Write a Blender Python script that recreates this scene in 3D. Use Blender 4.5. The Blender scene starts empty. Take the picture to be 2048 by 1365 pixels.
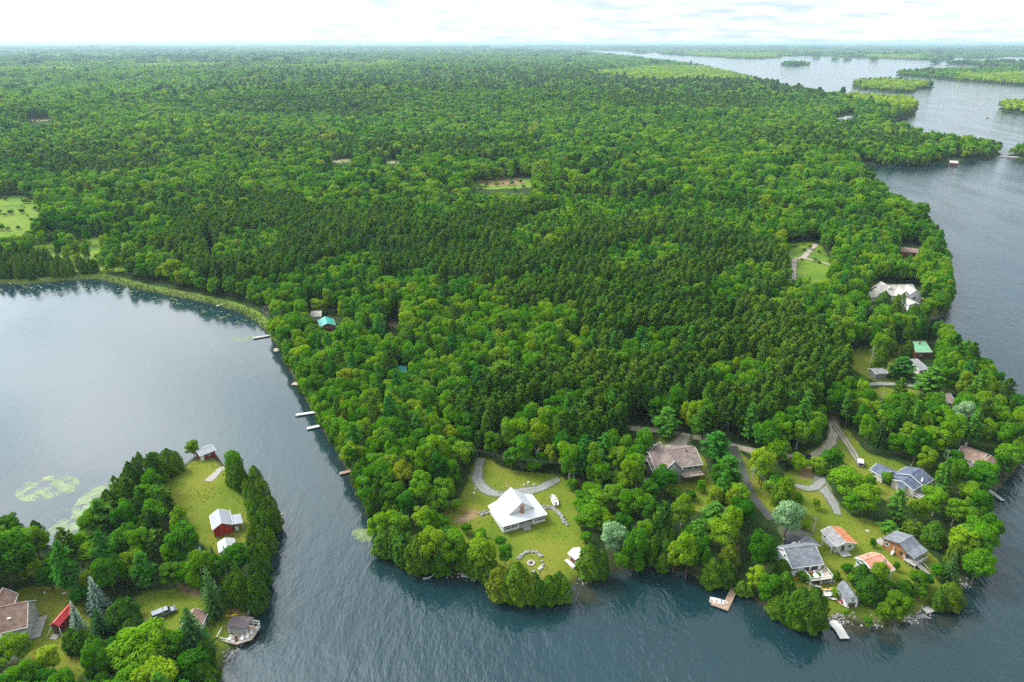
import bpy, math, random
import numpy as np
from mathutils import Vector, Matrix

# ------------------------------------------------------------------ camera, sky, sun, exposure
scene = bpy.context.scene
CAM_H = 128.0
FPX = 1400.0                      # focal length in pixels of the 2048 px wide frame
PITCH = math.atan((682.5 - 86.0) / FPX)
cam_data = bpy.data.cameras.new("camera")
cam_data.sensor_width = 36.0
cam_data.lens = FPX / 2048.0 * 36.0
cam_data.clip_start = 1.0
cam_data.clip_end = 200000.0
cam = bpy.data.objects.new("camera", cam_data)
scene.collection.objects.link(cam)
cam.location = (0, 0, CAM_H)
cam.rotation_euler = (math.pi / 2 - PITCH, 0, 0)
scene.camera = cam

SUN_AZ = math.radians(-62)        # left of the view direction (+Y)
SUN_EL = math.radians(44)
world = bpy.data.worlds.new("World")
scene.world = world
world.use_nodes = True
wn, wl = world.node_tree.nodes, world.node_tree.links
wn.clear()
w_out = wn.new("ShaderNodeOutputWorld")
w_bg = wn.new("ShaderNodeBackground")
w_bg.inputs["Strength"].default_value = 0.1
sky = wn.new("ShaderNodeTexSky")
sky.sky_type = 'NISHITA'
sky.sun_disc = False
sky.sun_elevation = SUN_EL
sky.sun_rotation = SUN_AZ
sky.altitude = 100
sky.dust_density = 1.5
w_tc = wn.new("ShaderNodeTexCoord")
w_sep = wn.new("ShaderNodeSeparateXYZ")
wl.new(w_tc.outputs["Generated"], w_sep.inputs[0])
w_h = wn.new("ShaderNodeMath"); w_h.operation = 'MAXIMUM'; w_h.inputs[1].default_value = 0.0
wl.new(w_sep.outputs["Z"], w_h.inputs[0])
w_add = wn.new("ShaderNodeMath"); w_add.operation = 'ADD'; w_add.inputs[1].default_value = 0.10
wl.new(w_h.outputs[0], w_add.inputs[0])
w_div = wn.new("ShaderNodeVectorMath"); w_div.operation = 'DIVIDE'
w_cmb = wn.new("ShaderNodeCombineXYZ")
for k in range(3):
    wl.new(w_add.outputs[0], w_cmb.inputs[k])
wl.new(w_tc.outputs["Generated"], w_div.inputs[0])
wl.new(w_cmb.outputs[0], w_div.inputs[1])
w_map = wn.new("ShaderNodeMapping"); w_map.inputs["Location"].default_value = (3.1, 1.7, 0)
wl.new(w_div.outputs[0], w_map.inputs[0])
w_n1 = wn.new("ShaderNodeTexNoise"); w_n1.inputs["Scale"].default_value = 0.9
w_n1.inputs["Detail"].default_value = 7; w_n1.inputs["Roughness"].default_value = 0.55
wl.new(w_map.outputs[0], w_n1.inputs["Vector"])
w_r1 = wn.new("ShaderNodeValToRGB")
w_r1.color_ramp.elements[0].position = 0.30
w_r1.color_ramp.elements[1].position = 0.52
wl.new(w_n1.outputs["Fac"], w_r1.inputs[0])
w_n2 = wn.new("ShaderNodeTexNoise"); w_n2.inputs["Scale"].default_value = 2.2
w_n2.inputs["Detail"].default_value = 6
wl.new(w_map.outputs[0], w_n2.inputs["Vector"])
w_r2 = wn.new("ShaderNodeValToRGB")     # cloud tops and grey bases
w_r2.color_ramp.elements[0].position = 0.33
w_r2.color_ramp.elements[0].color = (3.1, 3.75, 4.2, 1)
w_r2.color_ramp.elements[1].position = 0.62
w_r2.color_ramp.elements[1].color = (5.4, 5.55, 5.65, 1)
wl.new(w_n2.outputs["Fac"], w_r2.inputs[0])
w_mix = wn.new("ShaderNodeMix"); w_mix.data_type = 'RGBA'
w_low = wn.new("ShaderNodeMapRange")      # clouds close up towards the horizon
w_low.inputs["From Min"].default_value = 0.04; w_low.inputs["From Max"].default_value = 0.30
w_low.inputs["To Min"].default_value = 1.0; w_low.inputs["To Max"].default_value = 0.0
wl.new(w_sep.outputs["Z"], w_low.inputs["Value"])
w_max = wn.new("ShaderNodeMath"); w_max.operation = 'MAXIMUM'
wl.new(w_low.outputs[0], w_max.inputs[0]); wl.new(w_r1.outputs[0], w_max.inputs[1])
wl.new(w_max.outputs[0], w_mix.inputs["Factor"])
wl.new(sky.outputs[0], w_mix.inputs["A"])
# thin cloud glows around the hidden sun
w_dot = wn.new("ShaderNodeVectorMath"); w_dot.operation = 'DOT_PRODUCT'
w_dot.inputs[1].default_value = (math.sin(SUN_AZ)*math.cos(SUN_EL), math.cos(SUN_AZ)*math.cos(SUN_EL), math.sin(SUN_EL))
wl.new(w_tc.outputs["Generated"], w_dot.inputs[0])
w_cl = wn.new("ShaderNodeMath"); w_cl.operation = 'MAXIMUM'; w_cl.inputs[1].default_value = 0.0
wl.new(w_dot.outputs["Value"], w_cl.inputs[0])
w_pw = wn.new("ShaderNodeMath"); w_pw.operation = 'POWER'; w_pw.inputs[1].default_value = 5.0
wl.new(w_cl.outputs[0], w_pw.inputs[0])
w_ma = wn.new("ShaderNodeMath"); w_ma.operation = 'MULTIPLY_ADD'; w_ma.inputs[1].default_value = 5.0; w_ma.inputs[2].default_value = 1.0
wl.new(w_pw.outputs[0], w_ma.inputs[0])
w_gl = wn.new("ShaderNodeVectorMath"); w_gl.operation = 'SCALE'
wl.new(w_r2.outputs[0], w_gl.inputs[0]); wl.new(w_ma.outputs[0], w_gl.inputs["Scale"])
wl.new(w_gl.outputs[0], w_mix.inputs["B"])
wl.new(w_mix.outputs["Result"], w_bg.inputs["Color"])
wl.new(w_bg.outputs[0], w_out.inputs[0])

sun_data = bpy.data.lights.new("sun", 'SUN')
sun_data.energy = 1.5
sun_data.angle = math.radians(18)
sun_data.color = (1.0, 0.95, 0.87)
sun = bpy.data.objects.new("sun", sun_data)
scene.collection.objects.link(sun)
sd = Vector((math.sin(SUN_AZ) * math.cos(SUN_EL), math.cos(SUN_AZ) * math.cos(SUN_EL), math.sin(SUN_EL)))
sun.rotation_euler = sd.to_track_quat('Z', 'Y').to_euler()
sun.location = (-200, 200, 400)

vs = scene.view_settings
vs.view_transform = 'Standard'
vs.look = 'None'
vs.exposure = 1.27
vs.gamma = 1.0
vs.use_curve_mapping = False
scene.cycles.max_bounces = 4
scene.cycles.diffuse_bounces = 2
scene.cycles.glossy_bounces = 2
scene.cycles.transmission_bounces = 2
scene.cycles.volume_bounces = 0
scene.cycles.caustics_reflective = False
scene.cycles.caustics_refractive = False
scene.cycles.use_denoising = False
scene.cycles.denoiser = 'OPENIMAGEDENOISE'
scene.cycles.denoising_input_passes = 'RGB_ALBEDO_NORMAL'
scene.cycles.denoising_prefilter = 'NONE'

rng = np.random.default_rng(7)
random.seed(7)

# ------------------------------------------------------------------ pixel <-> world
CP, SP = math.cos(PITCH), math.sin(PITCH)
def gp(u, v, z=0.0):
    """point of the horizontal plane at height z that the pixel (u, v) looks at"""
    a = (u - 1024.0) / FPX
    b = (682.5 - v) / FPX
    dz = -SP + b * CP
    t = (CAM_H - z) / -dz
    return (a * t, (CP + b * SP) * t)
def project(x, y, z):
    x = np.asarray(x, float); y = np.asarray(y, float); z = np.asarray(z, float) - CAM_H
    dep = y * CP - z * SP
    dep = np.where(dep < 1, 1, dep)
    return 1024 + x / dep * FPX, 682.5 - (y * SP + z * CP) / dep * FPX, dep
def height_for(x, y, v):
    """height z above the plane point (x, y) that shows at pixel row v"""
    b = (682.5 - v) / FPX
    return CAM_H + y * (-SP + b * CP) / (CP + b * SP)

# ------------------------------------------------------------------ shorelines, traced on the water plane
MAIN = [(-900,585),(-300,572),(0,567),(60,568),(150,559),(205,558),(240,568),(290,580),(350,592),(420,606),(480,622),
 (515,642),(540,668),(560,700),(577,735),(592,768),(612,800),(632,835),(652,870),(674,905),(695,940),(706,968),
 (720,995),(735,1030),(748,1062),(765,1095),(795,1123),(835,1141),(880,1146),(930,1153),(970,1160),(995,1182),
 (1030,1198),(1080,1203),(1126,1196),(1140,1172),(1165,1162),(1200,1150),(1255,1136),(1310,1131),(1345,1138),
 (1390,1152),(1430,1168),(1462,1172),(1490,1180),(1512,1202),(1548,1224),(1592,1243),(1640,1250),(1690,1240),
 (1730,1248),(1775,1252),(1820,1240),(1850,1228),(1885,1215),(1915,1190),(1935,1165),(1950,1120),(1960,1070),
 (1970,1025),(1982,992),(2005,968),(2032,940),(2050,905),(2046,868),(2020,838),(2004,805),(1985,782),(1960,755),
 (1930,728),(1900,703),(1875,686),(1850,672),(1832,657),(1845,645),(1875,637),(1893,627),(1898,600),(1893,560),
 (1886,522),(1873,485),(1853,460),(1824,436),(1794,421),(1764,403),(1740,382),(1721,364),(1703,348),(1697,332),
 (1705,324),(1760,332),(1830,334),(1900,326),(1955,319),(2000,313),(2003,307),(1990,301),(1930,291),(1870,280),
 (1800,267),(1755,253),(1770,248),(1800,239),(1830,227),(1840,214),(1810,205),(1720,199),(1640,196),(1610,190),
 (1560,177),(1518,165),(1470,152),(1440,145),(1390,133),(1330,124),(1280,118),(1220,111),(1160,106),(1110,102),
 (1050,99.5),(1000,98),(700,94.5),(700,90.2),(-3000,90.2),(-3000,585)]
FAR = [(700,92.8),(1040,96.8),(1116,99.3),(1185,101.5),(1260,102.5),(1273,107.5),(1295,107.5),(1310,104),(1323,109.5),
 (1376,111.5),(1441,115.5),(1506,118.5),(1555,116.5),(1570,112),(1640,112),(1714,116),(1779,118),(1849,120.5),
 (1908,121),(1912,114),(1935,118),(1998,117),(2002,113.5),(2100,114.5),(3000,120),(4000,90.2),(700,90.2)]
ISLES = [
 [(1700,171),(1714,176.6),(1740,179.6),(1779,183.6),(1819,185),(1830,183.6),(1831,178),(1869,177),(1870,175),(1850,169.5),(1800,166.5),(1740,165.5),(1710,167)],
 [(1787,149.5),(1839,154),(1899,160),(1939,163),(2018,169),(2050,172),(2400,190),(2400,143),(2048,141.5),(1950,141.5),(1890,142.5),(1840,145.5),(1800,147.5)],
 [(1892,129.6),(1950,131.5),(2024,134),(2400,140),(2400,130),(2048,129.5),(1960,127.8),(1900,127.5)],
 [(1993,217),(2008,223.5),(2048,227.5),(2150,232),(2150,217),(2048,214),(2010,213.5)],
 [(1555,131),(1590,132.4),(1627,131),(1620,128.8),(1560,128.8)],
 [(1858,127.6),(1872,128.6),(1886,127.4),(1872,126.6)],
 [(1655,121.8),(1668,122.8),(1680,121.8),(1668,120.6)],
 [(1684,121.6),(1697,122.5),(1708,121.5),(1697,120.4)],
 [(1738,122.2),(1748,123),(1758,122.2),(1748,121.2)],
 [(1620,118.6),(1634,119.4),(1646,118.4),(1634,117.6)],
 [(2010,312),(2030,318),(2100,322),(2180,312),(2100,304),(2040,306),(2018,309)],
]
POINT = [(395,909),(432,905),(436,915),(444,928),(458,940),(478,938),(500,952),(522,978),(544,1016),(555,1042),(549,1078),
 (538,1112),(531,1150),(524,1190),(512,1222),(508,1252),(490,1280),(466,1296),(452,1318),(442,1342),(446,1380),
 (470,1450),(420,1700),(-700,1900),(-700,1110),(-100,1078),(0,1070),(60,1082),(105,1092),(130,1104),(160,1090),
 (200,1070),(235,1045),(265,1015),(300,978),(340,950),(370,930)]
def smooth_poly(p, n=1):
    for _ in range(n):
        q = []
        for i in range(len(p)):
            a, b = p[i], p[(i + 1) % len(p)]
            q.append((a[0]*.75+b[0]*.25, a[1]*.75+b[1]*.25))
            q.append((a[0]*.25+b[0]*.75, a[1]*.25+b[1]*.75))
        p = q
    return p
LANDS = [np.array([gp(*p) for p in smooth_poly(L)]) for L in [MAIN, FAR, POINT] + ISLES]

def in_poly(px, py, poly):
    inside = np.zeros(px.shape, bool)
    n = len(poly)
    for i in range(n):
        x1, y1 = poly[i]; x2, y2 = poly[(i + 1) % n]
        if y1 == y2: continue
        c = ((y1 > py) != (y2 > py))
        inside ^= c & (px < (x2 - x1) * (py - y1) / (y2 - y1) + x1)
    return inside
def dist_poly(px, py, poly):
    best = np.full(px.shape, 1e18)
    n = len(poly)
    for i in range(n):
        x1, y1 = poly[i]; x2, y2 = poly[(i + 1) % n]
        dx, dy = x2 - x1, y2 - y1
        l2 = dx*dx + dy*dy + 1e-9
        t = np.clip(((px - x1)*dx + (py - y1)*dy) / l2, 0, 1)
        ex = px - x1 - t*dx; ey = py - y1 - t*dy
        np.minimum(best, ex*ex + ey*ey, out=best)
    return np.sqrt(best)
def sdf_few(px, py):
    """same as sdf for a handful of points, all segments at once"""
    out = np.full(px.shape, -60.0)
    X, Y = px[:, None], py[:, None]
    for L in LANDS:
        x1, y1 = L[:, 0], L[:, 1]; x2, y2 = np.roll(x1, -1), np.roll(y1, -1)
        dx, dy = x2 - x1, y2 - y1
        t = np.clip(((X - x1)*dx + (Y - y1)*dy) / (dx*dx + dy*dy + 1e-9), 0, 1)
        d = np.sqrt(((X - x1 - t*dx)**2 + (Y - y1 - t*dy)**2).min(1))
        cr = ((y1 > Y) != (y2 > Y)) & (X < dx * (Y - y1) / np.where(dy == 0, 1e-9, dy) + x1)
        np.maximum(out, np.where(cr.sum(1) % 2 == 1, d, -d), out=out)
    return out
def sdf(px, py):
    px = np.atleast_1d(np.asarray(px, float)); py = np.atleast_1d(np.asarray(py, float))
    if px.size < 1500: return sdf_few(px.ravel(), py.ravel()).reshape(px.shape)
    out = np.full(px.shape, -60.0)
    for L in LANDS:
        lo, hi = L.min(0) - 60, L.max(0) + 60
        s = (px > lo[0]) & (px < hi[0]) & (py > lo[1]) & (py < hi[1])
        if not s.any(): continue
        x, y = px[s], py[s]
        d = dist_poly(x, y, L)
        out[s] = np.maximum(out[s], np.where(in_poly(x, y, L), d, -d))
    return out
def ground_from(d, x, y):
    base = np.where(d < 0, np.maximum(d * 0.35, -4.0), 1.9 * (1 - np.exp(-np.maximum(d, 0) / 3.5)))
    inland = 1 - np.exp(-np.maximum(d - 60, 0) / 260)
    hill = 7 * inland * (0.75 + 0.5*np.sin(x/310.0 + 1.3)*np.sin(y/270.0 + 0.4) + 0.25*np.sin(x/97.0)*np.sin(y/120.0))
    deep = 1 - np.exp(-np.maximum(d - 250, 0) / 300)
    ridge = 9 * deep * (np.sin(y/205.0 + 0.7*np.sin(x/260.0)) + 0.6*np.sin(y/118.0 + x/340.0 + 1.0))
    return base + hill + ridge
def ground(x, y):
    x = np.atleast_1d(np.asarray(x, float)); y = np.atleast_1d(np.asarray(y, float))
    return ground_from(sdf(x, y), x, y)
def gpt(u, v):
    """land point under a pixel, found on the terrain itself"""
    z = 1.8
    for _ in range(4):
        x, y = gp(u, v, z)
        z = float(ground(x, y)[0])
    return x, y, z

# ------------------------------------------------------------------ mesh collector and object helpers
col = scene.collection
class MB:
    def __init__(self): self.v, self.f, self.m = [], [], []
    def face(self, pts, m=0):
        n = len(self.v); self.v += [tuple(p) for p in pts]
        self.f.append(tuple(range(n, n + len(pts)))); self.m.append(m)
    def box(self, x0, x1, y0, y1, z0, z1, m=0):
        n = len(self.v)
        self.v += [(x0,y0,z0),(x1,y0,z0),(x1,y1,z0),(x0,y1,z0),(x0,y0,z1),(x1,y0,z1),(x1,y1,z1),(x0,y1,z1)]
        for q in ((0,3,2,1),(4,5,6,7),(0,1,5,4),(1,2,6,5),(2,3,7,6),(3,0,4,7)):
            self.f.append(tuple(n + k for k in q)); self.m.append(m)
        return self
    def bar(self, a, b, w, h=None, m=0):
        a, b = Vector(a), Vector(b); h = h or w
        d = (b - a).normalized()
        up = Vector((0,0,1)) if abs(d.z) < .95 else Vector((1,0,0))
        s = d.cross(up).normalized() * (w/2); t = s.cross(d).normalized() * (h/2)
        n = len(self.v)
        for p in (a, b):
            self.v += [tuple(p-s-t), tuple(p+s-t), tuple(p+s+t), tuple(p-s+t)]
        for q in ((0,1,2,3),(7,6,5,4),(0,4,5,1),(1,5,6,2),(2,6,7,3),(3,7,4,0)):
            self.f.append(tuple(n + k for k in q)); self.m.append(m)
        return self
    def prism(self, pts, z0, z1, m=0):
        n = len(self.v); k = len(pts)
        self.v += [(p[0], p[1], z0) for p in pts] + [(p[0], p[1], z1) for p in pts]
        self.f.append(tuple(n + i for i in reversed(range(k)))); self.m.append(m)
        self.f.append(tuple(n + k + i for i in range(k))); self.m.append(m)
        for i in range(k):
            j = (i + 1) % k
            self.f.append((n+i, n+j, n+k+j, n+k+i)); self.m.append(m)
        return self
    def slab(self, pts, th, m=0):
        """thick sheet: pts is the top polygon (ccw from above), th goes straight down"""
        n = len(self.v); k = len(pts)
        self.v += [tuple(p) for p in pts] + [(p[0], p[1], p[2]-th) for p in pts]
        self.f.append(tuple(n+i for i in range(k))); self.m.append(m)
        self.f.append(tuple(n+k+i for i in reversed(range(k)))); self.m.append(m)
        for i in range(k):
            j = (i+1) % k
            self.f.append((n+j, n+i, n+k+i, n+k+j)); self.m.append(m)
        return self
    def tube(self, pts, radii, sides=7, m=0, cap=True):
        rings = []
        for i, p in enumerate(pts):
            p = Vector(p)
            a = Vector(pts[max(i-1, 0)]); b = Vector(pts[min(i+1, len(pts)-1)])
            d = (b - a).normalized()
            up = Vector((0,0,1)) if abs(d.z) < .9 else Vector((1,0,0))
            s = d.cross(up).normalized(); t = s.cross(d)
            n = len(self.v)
            for k in range(sides):
                an = 2*math.pi*k/sides
                self.v.append(tuple(p + (s*math.cos(an) + t*math.sin(an)) * radii[i]))
            rings.append(n)
        for i in range(len(rings)-1):
            for k in range(sides):
                j = (k+1) % sides
                self.f.append((rings[i]+k, rings[i]+j, rings[i+1]+j, rings[i+1]+k)); self.m.append(m)
        if cap:
            self.f.append(tuple(rings[-1]+k for k in range(sides))); self.m.append(m)
            self.f.append(tuple(rings[0]+k for k in reversed(range(sides)))); self.m.append(m)
        return self
    def mesh(self, name, mats):
        me = bpy.data.meshes.new(name)
        me.from_pydata(self.v, [], self.f)
        for mt in (mats if isinstance(mats, (list, tuple)) else [mats]): me.materials.append(mt)
        if any(self.m): me.polygons.foreach_set("material_index", self.m)
        me.update()
        return me
    def build(self, name, mats, parent=None):
        o = bpy.data.objects.new(name, self.mesh(name, mats))
        col.objects.link(o)
        if parent: o.parent = parent
        return o
def tag(o, label=None, cat=None, group=None, kind=None):
    if label: o["label"] = label
    if cat: o["category"] = cat
    if group: o["group"] = group
    if kind: o["kind"] = kind
    return o
def empty(name, loc=(0,0,0), rz=0, label=None, cat=None, group=None):
    o = bpy.data.objects.new(name, None)
    o.empty_display_size = 0.5
    col.objects.link(o)
    o.location = loc; o.rotation_euler = (0, 0, rz)
    return tag(o, label, cat, group)

# ------------------------------------------------------------------ materials
def new_mat(name):
    m = bpy.data.materials.new(name); m.use_nodes = True
    nt = m.node_tree; nt.nodes.clear()
    out = nt.nodes.new("ShaderNodeOutputMaterial")
    return m, nt, out
def node(nt, t, **kw):
    n = nt.nodes.new(t)
    for k, v in kw.items(): setattr(n, k, v)
    return n
def noise(nt, scale, detail=4, rough=0.55, vec=None):
    n = node(nt, "ShaderNodeTexNoise")
    n.inputs["Scale"].default_value = scale; n.inputs["Detail"].default_value = detail
    n.inputs["Roughness"].default_value = rough
    if vec is not None: nt.links.new(vec, n.inputs["Vector"])
    return n.outputs["Fac"]
def ramp(nt, fac, stops):
    r = node(nt, "ShaderNodeValToRGB")
    e = r.color_ramp.elements
    while len(e) < len(stops): e.new(0.5)
    for k, (p, c) in enumerate(stops):
        e[k].position = p
        e[k].color = (*c, 1) if len(c) == 3 else c
    nt.links.new(fac, r.inputs[0])
    return r.outputs[0]
def mixc(nt, fac, a, b, blend='MIX'):
    m = node(nt, "ShaderNodeMix", data_type='RGBA', blend_type=blend)
    for s, val in (("Factor", fac), ("A", a), ("B", b)):
        if isinstance(val, (int, float)): m.inputs[s].default_value = val
        elif isinstance(val, tuple): m.inputs[s].default_value = (*val, 1) if len(val) == 3 else val
        else: nt.links.new(val, m.inputs[s])
    return m.outputs["Result"]
def mathn(nt, op, a, b=None, c=None, clamp=False):
    m = node(nt, "ShaderNodeMath", operation=op, use_clamp=clamp)
    for k, val in enumerate((a, b, c)):
        if val is None: continue
        if isinstance(val, (int, float)): m.inputs[k].default_value = val
        else: nt.links.new(val, m.inputs[k])
    return m.outputs[0]
def solid(name, colr, rough=0.7, var=0.18, scale=1.2, metal=0.0, bump=0.0, bscale=8.0, spec=0.5, coord="Object", stripes=None):
    m, nt, out = new_mat(name)
    b = node(nt, "ShaderNodeBsdfPrincipled")
    tc = node(nt, "ShaderNodeTexCoord")
    n1 = noise(nt, scale, 5, 0.6, tc.outputs[coord])
    lo = tuple(c * (1 - var) for c in colr); hi = tuple(min(1, c * (1 + var)) for c in colr)
    c = ramp(nt, n1, [(0.3, lo), (0.7, hi)])
    n2 = noise(nt, scale * 9, 3, 0.6, tc.outputs[coord])
    c = mixc(nt, mathn(nt, 'MULTIPLY', n2, var), c, tuple(k * 0.45 for k in colr))
    if stripes:
        axis, per, dark = stripes
        w = node(nt, "ShaderNodeTexWave", wave_type='BANDS', bands_direction=axis, wave_profile='SAW')
        w.inputs["Scale"].default_value = 0.314159 / per
        nt.links.new(tc.outputs["Object"], w.inputs["Vector"])
        edge = mathn(nt, 'GREATER_THAN', w.outputs["Fac"], 0.86)
        c = mixc(nt, mathn(nt, 'MULTIPLY', edge, dark), c, tuple(k * 0.3 for k in colr))
    nt.links.new(c, b.inputs["Base Color"])
    b.inputs["Roughness"].default_value = rough
    b.inputs["Metallic"].default_value = metal
    b.inputs["Specular IOR Level"].default_value = spec
    if bump:
        bn = node(nt, "ShaderNodeBump"); bn.inputs["Strength"].default_value = bump
        nt.links.new(noise(nt, bscale, 4, 0.6, tc.outputs[coord]), bn.inputs["Height"])
        nt.links.new(bn.outputs[0], b.inputs["Normal"])
    nt.links.new(b.outputs[0], out.inputs[0])
    return m
def shingle(name, colr, var=0.3):
    m = solid(name, colr, 0.9, var, 0.8, bump=0.25, bscale=10, spec=0.2)
    nt = m.node_tree
    b = [n for n in nt.nodes if n.type == 'BSDF_PRINCIPLED'][0]
    src = b.inputs["Base Color"].links[0].from_socket
    tc = node(nt, "ShaderNodeTexCoord")
    br = node(nt, "ShaderNodeTexBrick")
    br.inputs["Scale"].default_value = 1.0
    br.inputs["Brick Width"].default_value = 0.9; br.inputs["Row Height"].default_value = 0.35
    br.inputs["Mortar Size"].default_value = 0.012
    br.inputs["Color1"].default_value = (0.82, 0.82, 0.82, 1); br.inputs["Color2"].default_value = (1.12, 1.12, 1.12, 1)
    br.inputs["Mortar"].default_value = (0.55, 0.55, 0.55, 1)
    nt.links.new(tc.outputs["Object"], br.inputs["Vector"])
    nt.links.new(mixc(nt, 1.0, src, br.outputs["Color"], 'MULTIPLY'), b.inputs["Base Color"])
    return m
def leaf(name, dark, mid, light, trans=0.28, hue_noise=0.012, big=0.5, vary=1.0):
    """foliage: varies by tree, by stand and by leaf clump"""
    m, nt, out = new_mat(name)
    oi = node(nt, "ShaderNodeObjectInfo")
    stand = noise(nt, hue_noise, 3, 0.6, oi.outputs["Location"])
    far_stand = noise(nt, hue_noise*0.25, 3, 0.6, oi.outputs["Location"])
    stand = mathn(nt, 'ADD', mathn(nt, 'MULTIPLY', stand, 0.55), mathn(nt, 'MULTIPLY', far_stand, 0.45))
    stand = mathn(nt, 'MULTIPLY_ADD', stand, 2.2, -0.6, clamp=True)
    f = mathn(nt, 'ADD', mathn(nt, 'MULTIPLY', oi.outputs["Random"], 1 - big), mathn(nt, 'MULTIPLY', stand, big))
    c = ramp(nt, f, [(0.18, dark), (0.5, mid), (0.82, light)])
    hue = noise(nt, 0.37, 1, 0.5, oi.outputs["Location"])      # neighbouring trees differ in hue
    c = mixc(nt, ramp(nt, hue, [(0.40, (0,0,0)), (0.66, (0.4*vary,)*3)]), c, mixc(nt, 1.0, c, (0.6, 0.95, 1.9), 'MULTIPLY'))
    olive = noise(nt, 0.23, 1, 0.5, oi.outputs["Location"])
    c = mixc(nt, ramp(nt, olive, [(0.52, (0,0,0)), (0.72, (0.7*vary,)*3)]), c, mixc(nt, 1.0, c, (1.5, 0.92, 1.2), 'MULTIPLY'))
    tc = node(nt, "ShaderNodeTexCoord")
    cl = noise(nt, 0.8, 4, 0.75, tc.outputs["Object"])
    c = mixc(nt, 1.0, c, ramp(nt, cl, [(0.3, (0.55, 0.60, 0.5)), (0.7, (1.45, 1.38, 1.3))]), 'MULTIPLY')
    d = node(nt, "ShaderNodeBsdfDiffuse")
    t = node(nt, "ShaderNodeBsdfTranslucent")
    nt.links.new(c, d.inputs[0])
    nt.links.new(mixc(nt, 1.0, c, (1.15, 1.2, 0.6), 'MULTIPLY'), t.inputs[0])
    mx = node(nt, "ShaderNodeMixShader"); mx.inputs[0].default_value = trans
    nt.links.new(d.outputs[0], mx.inputs[1]); nt.links.new(t.outputs[0], mx.inputs[2])
    nt.links.new(mx.outputs[0], out.inputs[0])
    return m
M = {}
M['broad'] = leaf("broadleaf_foliage", (0.038,0.160,0.006), (0.112,0.285,0.008), (0.240,0.375,0.014), 0.42, big=0.42)
M['sunpale'] = leaf("sun_pale_foliage", (0.16,0.32,0.015), (0.27,0.42,0.02), (0.36,0.47,0.03), 0.34, vary=0.15)  # sun patches painted into far leaf colour; one pale near tree shares it
M['silver'] = leaf("silver_foliage", (0.18,0.32,0.15), (0.23,0.38,0.19), (0.30,0.45,0.25), vary=0.15)
M['pine'] = leaf("pine_needles", (0.040,0.125,0.010), (0.078,0.182,0.013), (0.130,0.230,0.018), 0.32)
M['wpine'] = leaf("soft_pine_needles", (0.034,0.165,0.018), (0.065,0.230,0.020), (0.125,0.290,0.025), 0.28)
M['cedar'] = leaf("cedar_foliage", (0.042,0.120,0.008), (0.080,0.175,0.010), (0.135,0.230,0.014), 0.28)
M['spruce'] = leaf("spruce_needles", (0.026,0.085,0.018), (0.042,0.115,0.022), (0.065,0.150,0.028), 0.18)
M['blue'] = leaf("blue_spruce_needles", (0.15,0.25,0.20), (0.20,0.31,0.25), (0.27,0.38,0.32), 0.15, vary=0.15)
M['teal'] = leaf("young_spruce_needles", (0.030,0.130,0.020), (0.052,0.180,0.026), (0.085,0.220,0.032), 0.28, vary=0.5)
M['rust'] = leaf("dead_foliage", (0.16,0.075,0.03), (0.20,0.09,0.035), (0.24,0.12,0.05), 0.2, vary=0.15)
M['bark'] = solid("bark", (0.11,0.085,0.062), 0.95, 0.35, 3)
M['birchbark'] = solid("pale_bark", (0.52,0.49,0.44), 0.9, 0.35, 4)
M['deadwood'] = solid("dead_wood", (0.34,0.33,0.31), 0.95, 0.25, 4)
M['white'] = solid("white_paint", (0.80,0.80,0.79), 0.55, 0.05)
M['whitemetal'] = solid("white_metal_roof", (0.57,0.58,0.595), 0.42, 0.04, 0.5, stripes=('X', 0.45, 0.12))
M['greymetal'] = solid("grey_metal_roof", (0.30,0.32,0.35), 0.45, 0.08, 0.6, stripes=('X', 0.5, 0.2))
M['palemetal'] = solid("pale_metal_roof", (0.38,0.39,0.39), 0.5, 0.08, 0.6, stripes=('X', 0.5, 0.15))
M['redmetal'] = solid("red_metal_roof", (0.62,0.03,0.03), 0.35, 0.10, 0.8, stripes=('Y', 0.6, 0.25))
M['tealmetal'] = solid("teal_metal_roof", (0.03,0.36,0.29), 0.45, 0.10, 0.8, stripes=('X', 0.5, 0.25))
M['greenmetal'] = solid("green_metal_roof", (0.17,0.42,0.22), 0.5, 0.10, 0.8, stripes=('X', 0.5, 0.2))
M['red'] = solid("red_siding", (0.42,0.035,0.03), 0.75, 0.15, 1.0, stripes=('Z', 0.25, 0.35))
M['darkred'] = solid("dark_red_siding", (0.19,0.03,0.035), 0.8, 0.2, 1.0, stripes=('Z', 0.25, 0.35))
M['greyshingle'] = shingle("grey_shingles", (0.20,0.215,0.235))
M['blueshingle'] = shingle("blue_grey_shingles", (0.12,0.145,0.20))
M['brownshingle'] = shingle("brown_shingles", (0.29,0.19,0.145))
M['taupeshingle'] = shingle("taupe_shingles", (0.245,0.19,0.165))
M['salmon'] = shingle("salmon_shingles", (0.55,0.25,0.17), 0.15)
M['orange'] = shingle("orange_shingles", (0.52,0.20,0.09), 0.15)
M['lightgreyroof'] = shingle("light_grey_shingles", (0.30,0.29,0.29))
M['beigeshingle'] = shingle("beige_shingles", (0.46,0.43,0.38), 0.2)
M['darkshingle'] = shingle("dark_shingles", (0.125,0.105,0.11))
M['sage'] = solid("sage_siding", (0.42,0.47,0.43), 0.75, 0.1, 1.0, stripes=('Z', 0.22, 0.3))
M['greysiding'] = solid("grey_siding", (0.22,0.225,0.225), 0.75, 0.12, 1.0, stripes=('Z', 0.22, 0.3))
M['cream'] = solid("cream_siding", (0.56,0.52,0.45), 0.75, 0.1, 1.0, stripes=('Z', 0.22, 0.25))
M['palegreen'] = solid("pale_green_siding", (0.50,0.56,0.46), 0.75, 0.1, 1.0, stripes=('Z', 0.22, 0.25))
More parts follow.
